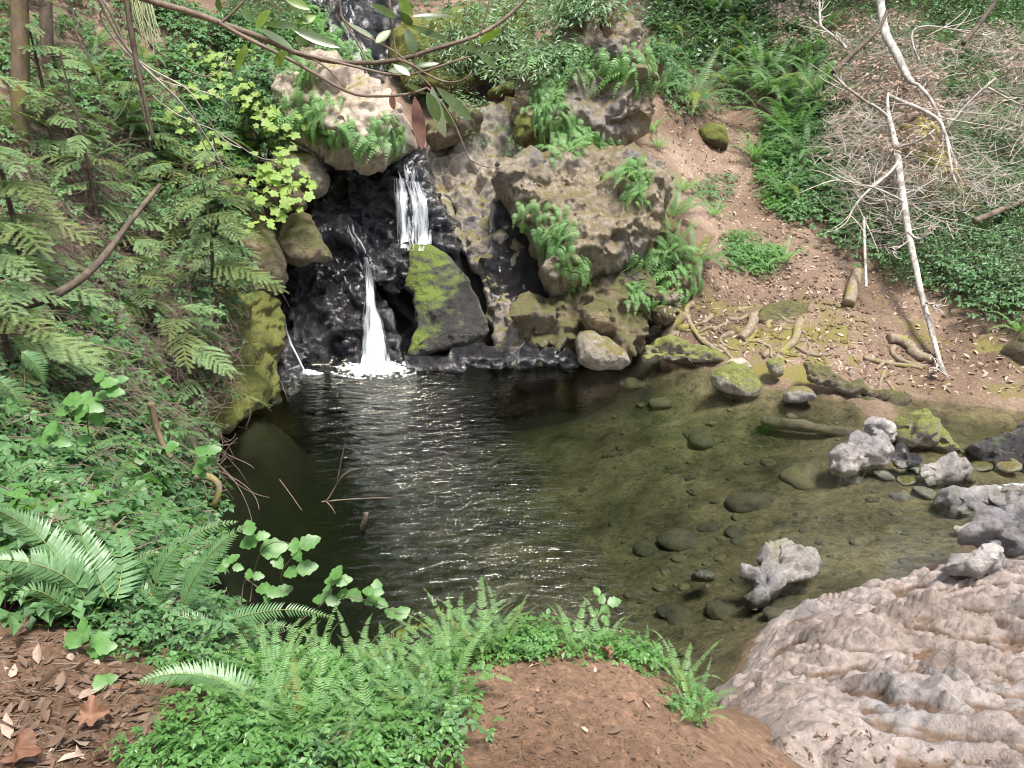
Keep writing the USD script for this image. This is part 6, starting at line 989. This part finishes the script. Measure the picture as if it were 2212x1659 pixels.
oak_sprig('poison oak sprig reaching out in a chain over the rippled water', [(*zz(2165, 400), 36, 1.3), (*zz(2125, 455), 30, 3.2), (*zz(2195, 465), 28, -.2), (*zz(2105, 520), 28, 1.6), (*zz(2050, 575), 30, 3.2), (*zz(2140, 585), 32, -.2), (*zb(30, 450), 34, .2), (*zb(20, 540), 30, 3.5), (*zb(100, 550), 36, -.8), (*zb(235, 490), 34, 1.6), (*zb(180, 520), 28, 3.0), (*zb(245, 530), 26, .1), (*zb(200, 580), 34, 3.6), (*zb(265, 600), 32, -.4), (*zb(330, 660), 34, 2.6), (*zb(400, 660), 38, .6)], 3.0, [[(600, 1370, .1), (690, 1310, .05), (760, 1290, 0), (840, 1315, 0), (870, 1325, 0)], [(690, 1310, 0), (720, 1260, 0), (728, 1240, 0)]])
oak_sprig('young lime green sprig on a bare stem at the right of the fringe', [(*zb(1650, 520), 22, 1.9), (*zb(1685, 570), 24, 1.2), (*zb(1765, 590), 32, .3), (*zb(1705, 640), 24, -.8), (*zb(1650, 660), 18, 3.2), (*zb(1700, 705), 20, -1.2), (*zb(1340, 650), 14, 1.6)], 2.7, [[(1225, 1385, 0), (1265, 1360, 0), (1290, 1330, 0), (1300, 1300, 0), (1310, 1280, 0)]])
oak_sprig('large-leaved sprig at the left border of the dirt promontory', [(*zb(690, 1145), 40, 1.9), (*zb(760, 1135), 54, 1.1), (*zb(600, 1225), 46, 3.2), (*zb(700, 1225), 36, 2.4), (*zb(790, 1255), 46, .2), (*zb(705, 1310), 44, -1.5), (*zb(800, 1320), 32, -.6), (*zb(650, 1380), 36, 3.9), (*zb(700, 1400), 32, 4.6)], 2.15, [[(960, 1580, .0), (965, 1530, 0), (970, 1500, 0)]])
oak_sprig('lobed green sprig standing in the litter left of the curled orange leaf', [(*zz(470, 830), 44, 2.4), (*zz(430, 900), 42, 3.6), (*zz(540, 800), 36, 1.4), (*zz(640, 830), 42, .7), (*zz(610, 900), 40, 3.0), (*zz(680, 880), 40, .2), (*zz(620, 960), 36, 4.2), (*zz(700, 950), 34, -.6), (*zz(530, 740), 34, 1.8)], 2.35, [[(185, 1480, 0), (192, 1420, 0), (200, 1385, 0)]])
oak_sprig('small lobed sprig lower in the litter, under the lobed green one', [(*zz(640, 1110), 36, 2.0), (*zz(700, 1090), 32, .5), (*zz(560, 1160), 22, 3.0), (*zz(545, 1240), 34, 3.6), (*zz(530, 1290), 30, 4.2), (*zz(600, 1270), 24, 0)], 2.1, [[(190, 1560, 0), (195, 1500, 0), (215, 1470, 0)]])
for lab, lv, y in (('pair of dark oval leaves at the lower middle of the litter', [(*zz(730, 1378), 34, 3.3), (*zz(810, 1358), 34, .3)], 1.95), ('pair of dark green oval leaves below the arching frond', [(*zz(1230, 1325), 32, 2.4), (*zz(1300, 1325), 30, .9)], 2.0), ('oval leaves on a runner near the bottom of the litter', [(*zz(850, 1570), 32, 3.8), (*zz(910, 1510), 30, 1.0), (*zz(1000, 1610), 26, 2), (*zz(1060, 1600), 30, 1.2), (*zz(1140, 1560), 32, 1.5), (*zz(1300, 1590), 34, 1.6), (*zz(1400, 1560), 30, 1.2)], 1.85)):
    oak_sprig(lab, lv, y, [[(lv[0][0], lv[0][1], 0), (.5 * (lv[0][0] + lv[-1][0]), lv[0][1] + 8, .0), (lv[-1][0], lv[-1][1], 0)]], m='bramble')
oak_sprig('bunch of lobed vine leaves in the lower left slope, brightest of the slope', [(*(x * .336, 550.3 + y * .336), w, a) for x, y, w, a in ((640, 780, 30, 1.5), (700, 820, 36, .3), (460, 930, 42, 3.4), (540, 930, 46, 1.4), (600, 970, 44, -.5), (520, 1010, 40, 4.2), (660, 900, 34, .8), (740, 880, 36, 0), (620, 1050, 38, -1.2), (400, 1010, 30, 3.3), (780, 800, 26, .3), (330, 1110, 34, 1.6), (280, 1190, 32, 3.4), (400, 1200, 36, -.4), (540, 1190, 30, .5), (320, 1160, 26, 2.4))], 4.0, [[(200, 960, .2), (190, 900, .1), (220, 850, 0)]])
oak_sprig('bright sprig hanging over the left waterline by the bare twigs', [(*(x * .336, 550.3 + y * .336), w, a) for x, y, w, a in ((1290, 1260, 32, 2.4), (1370, 1255, 34, .3), (1300, 1330, 34, 3.6), (1350, 1320, 26, -.4), (1270, 1380, 28, 3.8), (1300, 1410, 24, -.8), (1100, 1240, 28, 1.2), (900, 1310, 28, 1.8), (780, 1370, 30, 3), (850, 1400, 26, .2), (1110, 1220, 26, 0.2))], 5.2, [[(350, 1010, .2), (400, 985, .1), (450, 980, 0)]])
# ---------------------------------------------------------------- stones under water
def stone_proto(name, seed, m):
    s = trimesh.creation.icosphere(3, 1.0); v = np.array(s.vertices); v = v * [1, .8, .36]; v = v + s.vertex_normals * (facets(v, .8, seed, 7) * .35 + sfbm(v, .4, 3, seed) * .06)[:, None]; p = proto(name); obj('body', (v, np.array(s.faces)), M[m], p, True); return p
ST = [stone_proto('pool_stone_a', 1, 'stone'), stone_proto('pool_stone_b', 2, 'stone'), stone_proto('pool_stone_c', 3, 'stonedark'), stone_proto('pool_stone_d', 4, 'stonedark')]
BIG = [(1510, 945, 0.234, 2, 'large dark sunken stone in the middle right of the pool'), (1628, 1086, 0.250, 2, 'large brown black sunken stone left of the knobby islet side'), (1470, 1170, 0.203, 3, 'sunken stone left of the small round sunken one'), (1588, 1152, 0.117, 3, 'round sunken stone above the tiny grey rock'), (1530, 1142, 0.109, 2, 'dark round sunken stone beside the round one'), (1505, 1062, 0.109, 1, 'brown sunken stone between the large dark ones'), (1400, 1190, 0.156, 3, 'dark sunken slab toward the ripples'), (1430, 870, 0.187, 0, 'flat sunken stone under the far bank'), (1370, 830, 0.203, 1, 'broad brown sunken stone near the far shore'), (1730, 1030, 0.265, 1, 'orange brown sunken boulder before the knobby grey rock'), (1660, 1000, 0.101, 3, 'small dark sunken stone left of the orange brown one'), (1310, 985, 0.062, 2, 'small dark stone on the green pool floor'), (1330, 1130, 0.094, 2, 'small dark sunken stone beside the ripples'), (1680, 1330, 0.125, 3, 'dark sunken stone under the knobby islet'), (1460, 1330, 0.172, 2, 'dark sunken stone near the fringe ferns'), (1560, 1320, 0.156, 3, 'dark sunken stone left of the islet tip'), (660, 1440, 0.140, 0, 'grey stone at the near left waterline behind the ferns'), (1735, 885, 0.055, 0, 'small grey stone poking out over the sunken log')]
P, N, ok = hit(*np.array([b[:2] for b in BIG], float).T)
for b, p in zip(BIG, P): copy_of(ST[b[3]], 'pool_stone', b[4], 'stone', p + [0, 0, b[2] * .0 + (.12 if 'poking' in b[4] else 0)], rz(b[0]), b[2])
q = np.random.RandomState(55); pts = []
PP = Polygon([(1280, 830), (1500, 810), (1950, 960), (2090, 1170), (1900, 1260), (1640, 1310), (1560, 1450), (1250, 1400), (1180, 1150)])
while len(pts) < 170:
    a = (q.uniform(1150, 2100), q.uniform(800, 1450))
    if PP.contains(Point(a)): pts.append(a)
P, N, ok = hit(*np.array(pts).T)
for k, p in enumerate(P):
    if p[2] > -.03: continue
    copy_of(ST[k % 4], 'pool_pebble', 'small brown stone on the clear bed of the pool', 'stone', p, rz(k * 1.3), .02 + .06 * q.rand() ** 2, 'stones on the pool bed')
OS = [stone_proto('outlet_stone_a', 11, 'splash'), stone_proto('outlet_stone_b', 12, 'splash'), stone_proto('outlet_stone_c', 13, 'grey')]
_sp = [(1850, 1040), (1905, 1030), (1960, 1040), (1945, 1075), (2000, 1070), (2040, 985), (2075, 1010), (2110, 1050), (2120, 1010), (2160, 1080), (2190, 1120), (2130, 1140), (2090, 1150), (2060, 1060), (1975, 1020), (1890, 965), (2180, 1010), (2205, 1060), (2010, 900), (2040, 925)]
P, N, ok = hit(*np.array(_sp, float).T); P = P[P[:, 2] < .10]; _lb = by_place(P, 'pale stone of the outlet shallows', 7)
for k, q_ in enumerate(P): copy_of(OS[k % 3], 'outlet_stone', _lb[k], 'stone', q_ + [0, 0, .02], rz(k * 2.1) @ rx(.3), .09 + .07 * ((k * 37) % 10) / 10, 'pale stones of the outlet')
for k, (o_, lab) in enumerate((([(2085, 1150), (2110, 1108), (2160, 1090), (2240, 1088), (2250, 1190), (2180, 1205), (2120, 1190)], 'pale grey rock at the right edge where shelf and outlet meet'), ([(2040, 1225), (2075, 1190), (2125, 1178), (2170, 1195), (2160, 1235), (2090, 1250)], 'low grey rock at the far corner of the shelf'), ([(2150, 1060), (2180, 1040), (2240, 1045), (2250, 1090), (2190, 1100)], 'splashed grey rock just above the rock at the right edge'))):
    q_ = F(o_); y_ = on(*q_[q_[:, 1].argmax()])[1]; rock('water_rock', lab, 'splash', o_, y_ - .02, lean=50, thick=.16, round_=.2, cell=.022, cells=(.26, .1), amp=(.15, .07), rough=.06, lump=.03, lump_cell=.14, seed=90 + k)
# ---------------------------------------------------------------- mossy lips of the right bank
rock('moss_bank', 'moss cushion along the brink under the stubby root', 'bright', F([(1390, 748), (1420, 732), (1470, 730), (1520, 745), (1565, 765), (1560, 784), (1500, 782), (1440, 778), (1395, 775)]), 10.25, lean=35, thick=.09, round_=.10, cell=.02, cells=(.3, .12), amp=(.16, .10), rough=.07, lump=.06, lump_cell=.15, seed=71, cat='moss')
rock('moss_bank', 'mossy clod hanging over the water right of the mossy boulder', 'bright', F([(1655, 780), (1680, 770), (1692, 790), (1690, 812), (1670, 815), (1660, 800)]), 9.5, lean=15, thick=.12, round_=.1, cell=.02, cells=(.2, .1), amp=(.06, .03), rough=.02, seed=72, cat='moss')
rock('moss_bank', 'moss-edged undercut brink below the trodden dirt', 'olive', F([(1735, 785), (1770, 785), (1830, 815), (1890, 845), (1950, 855), (1990, 872), (1985, 888), (1930, 890), (1870, 872), (1800, 845), (1745, 820)]), 9.0, lean=35, thick=.09, round_=.10, cell=.02, cells=(.3, .12), amp=(.16, .10), rough=.07, lump=.06, lump_cell=.15, seed=73, cat='bank')
rock('boulder', 'dark mossy boulder at the right edge above the bright moss', 'olive', F([(2180, 760), (2200, 720), (2240, 705), (2270, 800), (2210, 815)]), 9.3, lean=15, thick=.25, round_=.2, cell=.03, seed=75)
rock('boulder', 'moss mound on the root bank behind the arching root', 'olive', F([(1620, 690), (1650, 655), (1700, 645), (1745, 660), (1755, 690), (1700, 705), (1650, 705)]), 10.9, lean=40, thick=.16, round_=.2, cell=.03, amp=(.1, .05), rough=.05, seed=76)
rock('boulder', 'mossy stone beside the trail in the upper slope', 'mosswall', F([(1500, 285), (1530, 268), (1565, 270), (1575, 310), (1560, 335), (1520, 320)]), 15.2, lean=20, thick=.25, round_=.25, cell=.04, seed=77)
rock('boulder', 'flat tan stone at the near bottom edge between dirt and shelf', 'tan', F([(1390, 1659), (1450, 1632), (1530, 1625), (1600, 1645), (1640, 1680), (1500, 1700), (1400, 1690)]), 1.93, lean=70, thick=.05, round_=.06, cell=.014, cells=(.2, .08), amp=(.03, .012), rough=.01, seed=78, cat='stone')
# ---------------------------------------------------------------- the wood around the gorge
def wood_proto(name, seed, H, R, n, m, conic):
    r = np.random.RandomState(seed); p = proto(name); obj('trunk', tube_mesh(np.array([[0, 0, -1], [0, 0, H * .5], [0, 0, H * .95]]), np.array([.3, .2, .05]), 7), M['bark'], p); q = []
    for k in range(n):
        s = r.rand() ** .8; z = H * (.16 + .84 * s); rad = R * ((1 - s) if conic else math.sin(math.pi * min(1, .12 + s * .86)) ** .6) * (.55 + .45 * r.rand()) + .15; az = r.rand() * 6.28; c = np.array([rad * math.cos(az), rad * math.sin(az), z - rad * .15])
        for j in range(3):
            w = r.uniform(.25, .6); Rm = dir_frame([math.cos(az + r.randn() * .7), math.sin(az + r.randn() * .7), r.uniform(-.5, .2)], r.randn(3) + [0, 0, 1]); q.append(put((np.array([[0, -.25, 0], [.5, -.35, .03], [1, 0, -.06], [.5, .35, .03], [0, .25, 0]]), np.array([(0, 1, 3), (0, 3, 4), (1, 2, 3)])), c + r.randn(3) * .2, Rm, w))
    obj('crown', join(q), M[m], p, False); return p
M['canopy'] = leaf_mat('forest_canopy', [(.03, .055, .022), (.05, .085, .03), (.07, .11, .035)], .6, .25); M['canopyyellow'] = leaf_mat('sunny_maple_canopy', [(.30, .34, .04), (.40, .42, .06)], .6, .5)
WOOD = [wood_proto('conifer_a', 1, 17, 2.7, 620, 'canopy', True), wood_proto('conifer_b', 2, 14, 2.4, 520, 'canopy', True), wood_proto('broadleaf', 3, 12, 3.6, 620, 'canopy', False), wood_proto('maple_crown', 4, 9, 3.2, 420, 'canopyyellow', False)]
WT = []
for x, y in ((-6.2, 20.5), (-7.5, 18.5), (-9.5, 16.5), (-9.5, 12.5), (-11, 9), (-10.5, 5.5), (-10, 2), (-7, 22), (-7, 25), (-12, 14), (-12.5, 18), (6.6, 21.5), (6.8, 19.8), (14.5, 6), (5.5, 24), (8.5, 24), (11.5, 22), (6, 26), (17, 19), (-9, -2.5), (10.5, -1), (13, 2.5), (-13, -1), (-6, -10), (2, -13), (9, -9)): WT.append((x, y, R0.randint(3), R0.uniform(.85, 1.2)))
WT += [(2.9, 23.6, 3, 1.0), (1.0, 26, 3, .85), (-1.0, 28, 3, .7), (4.6, 26, 3, 1.1), (-5.0, 33, 0, 1.1)]
P, N = drop(np.array([w[0] for w in WT]), np.array([w[1] for w in WT]))
instancer('forest', WOOD, P, [rz(k * 1.1) for k in range(len(WT))], [w[3] for w in WT], [w[2] for w in WT], 'dark evergreen wood standing around the gorge', 'wood')
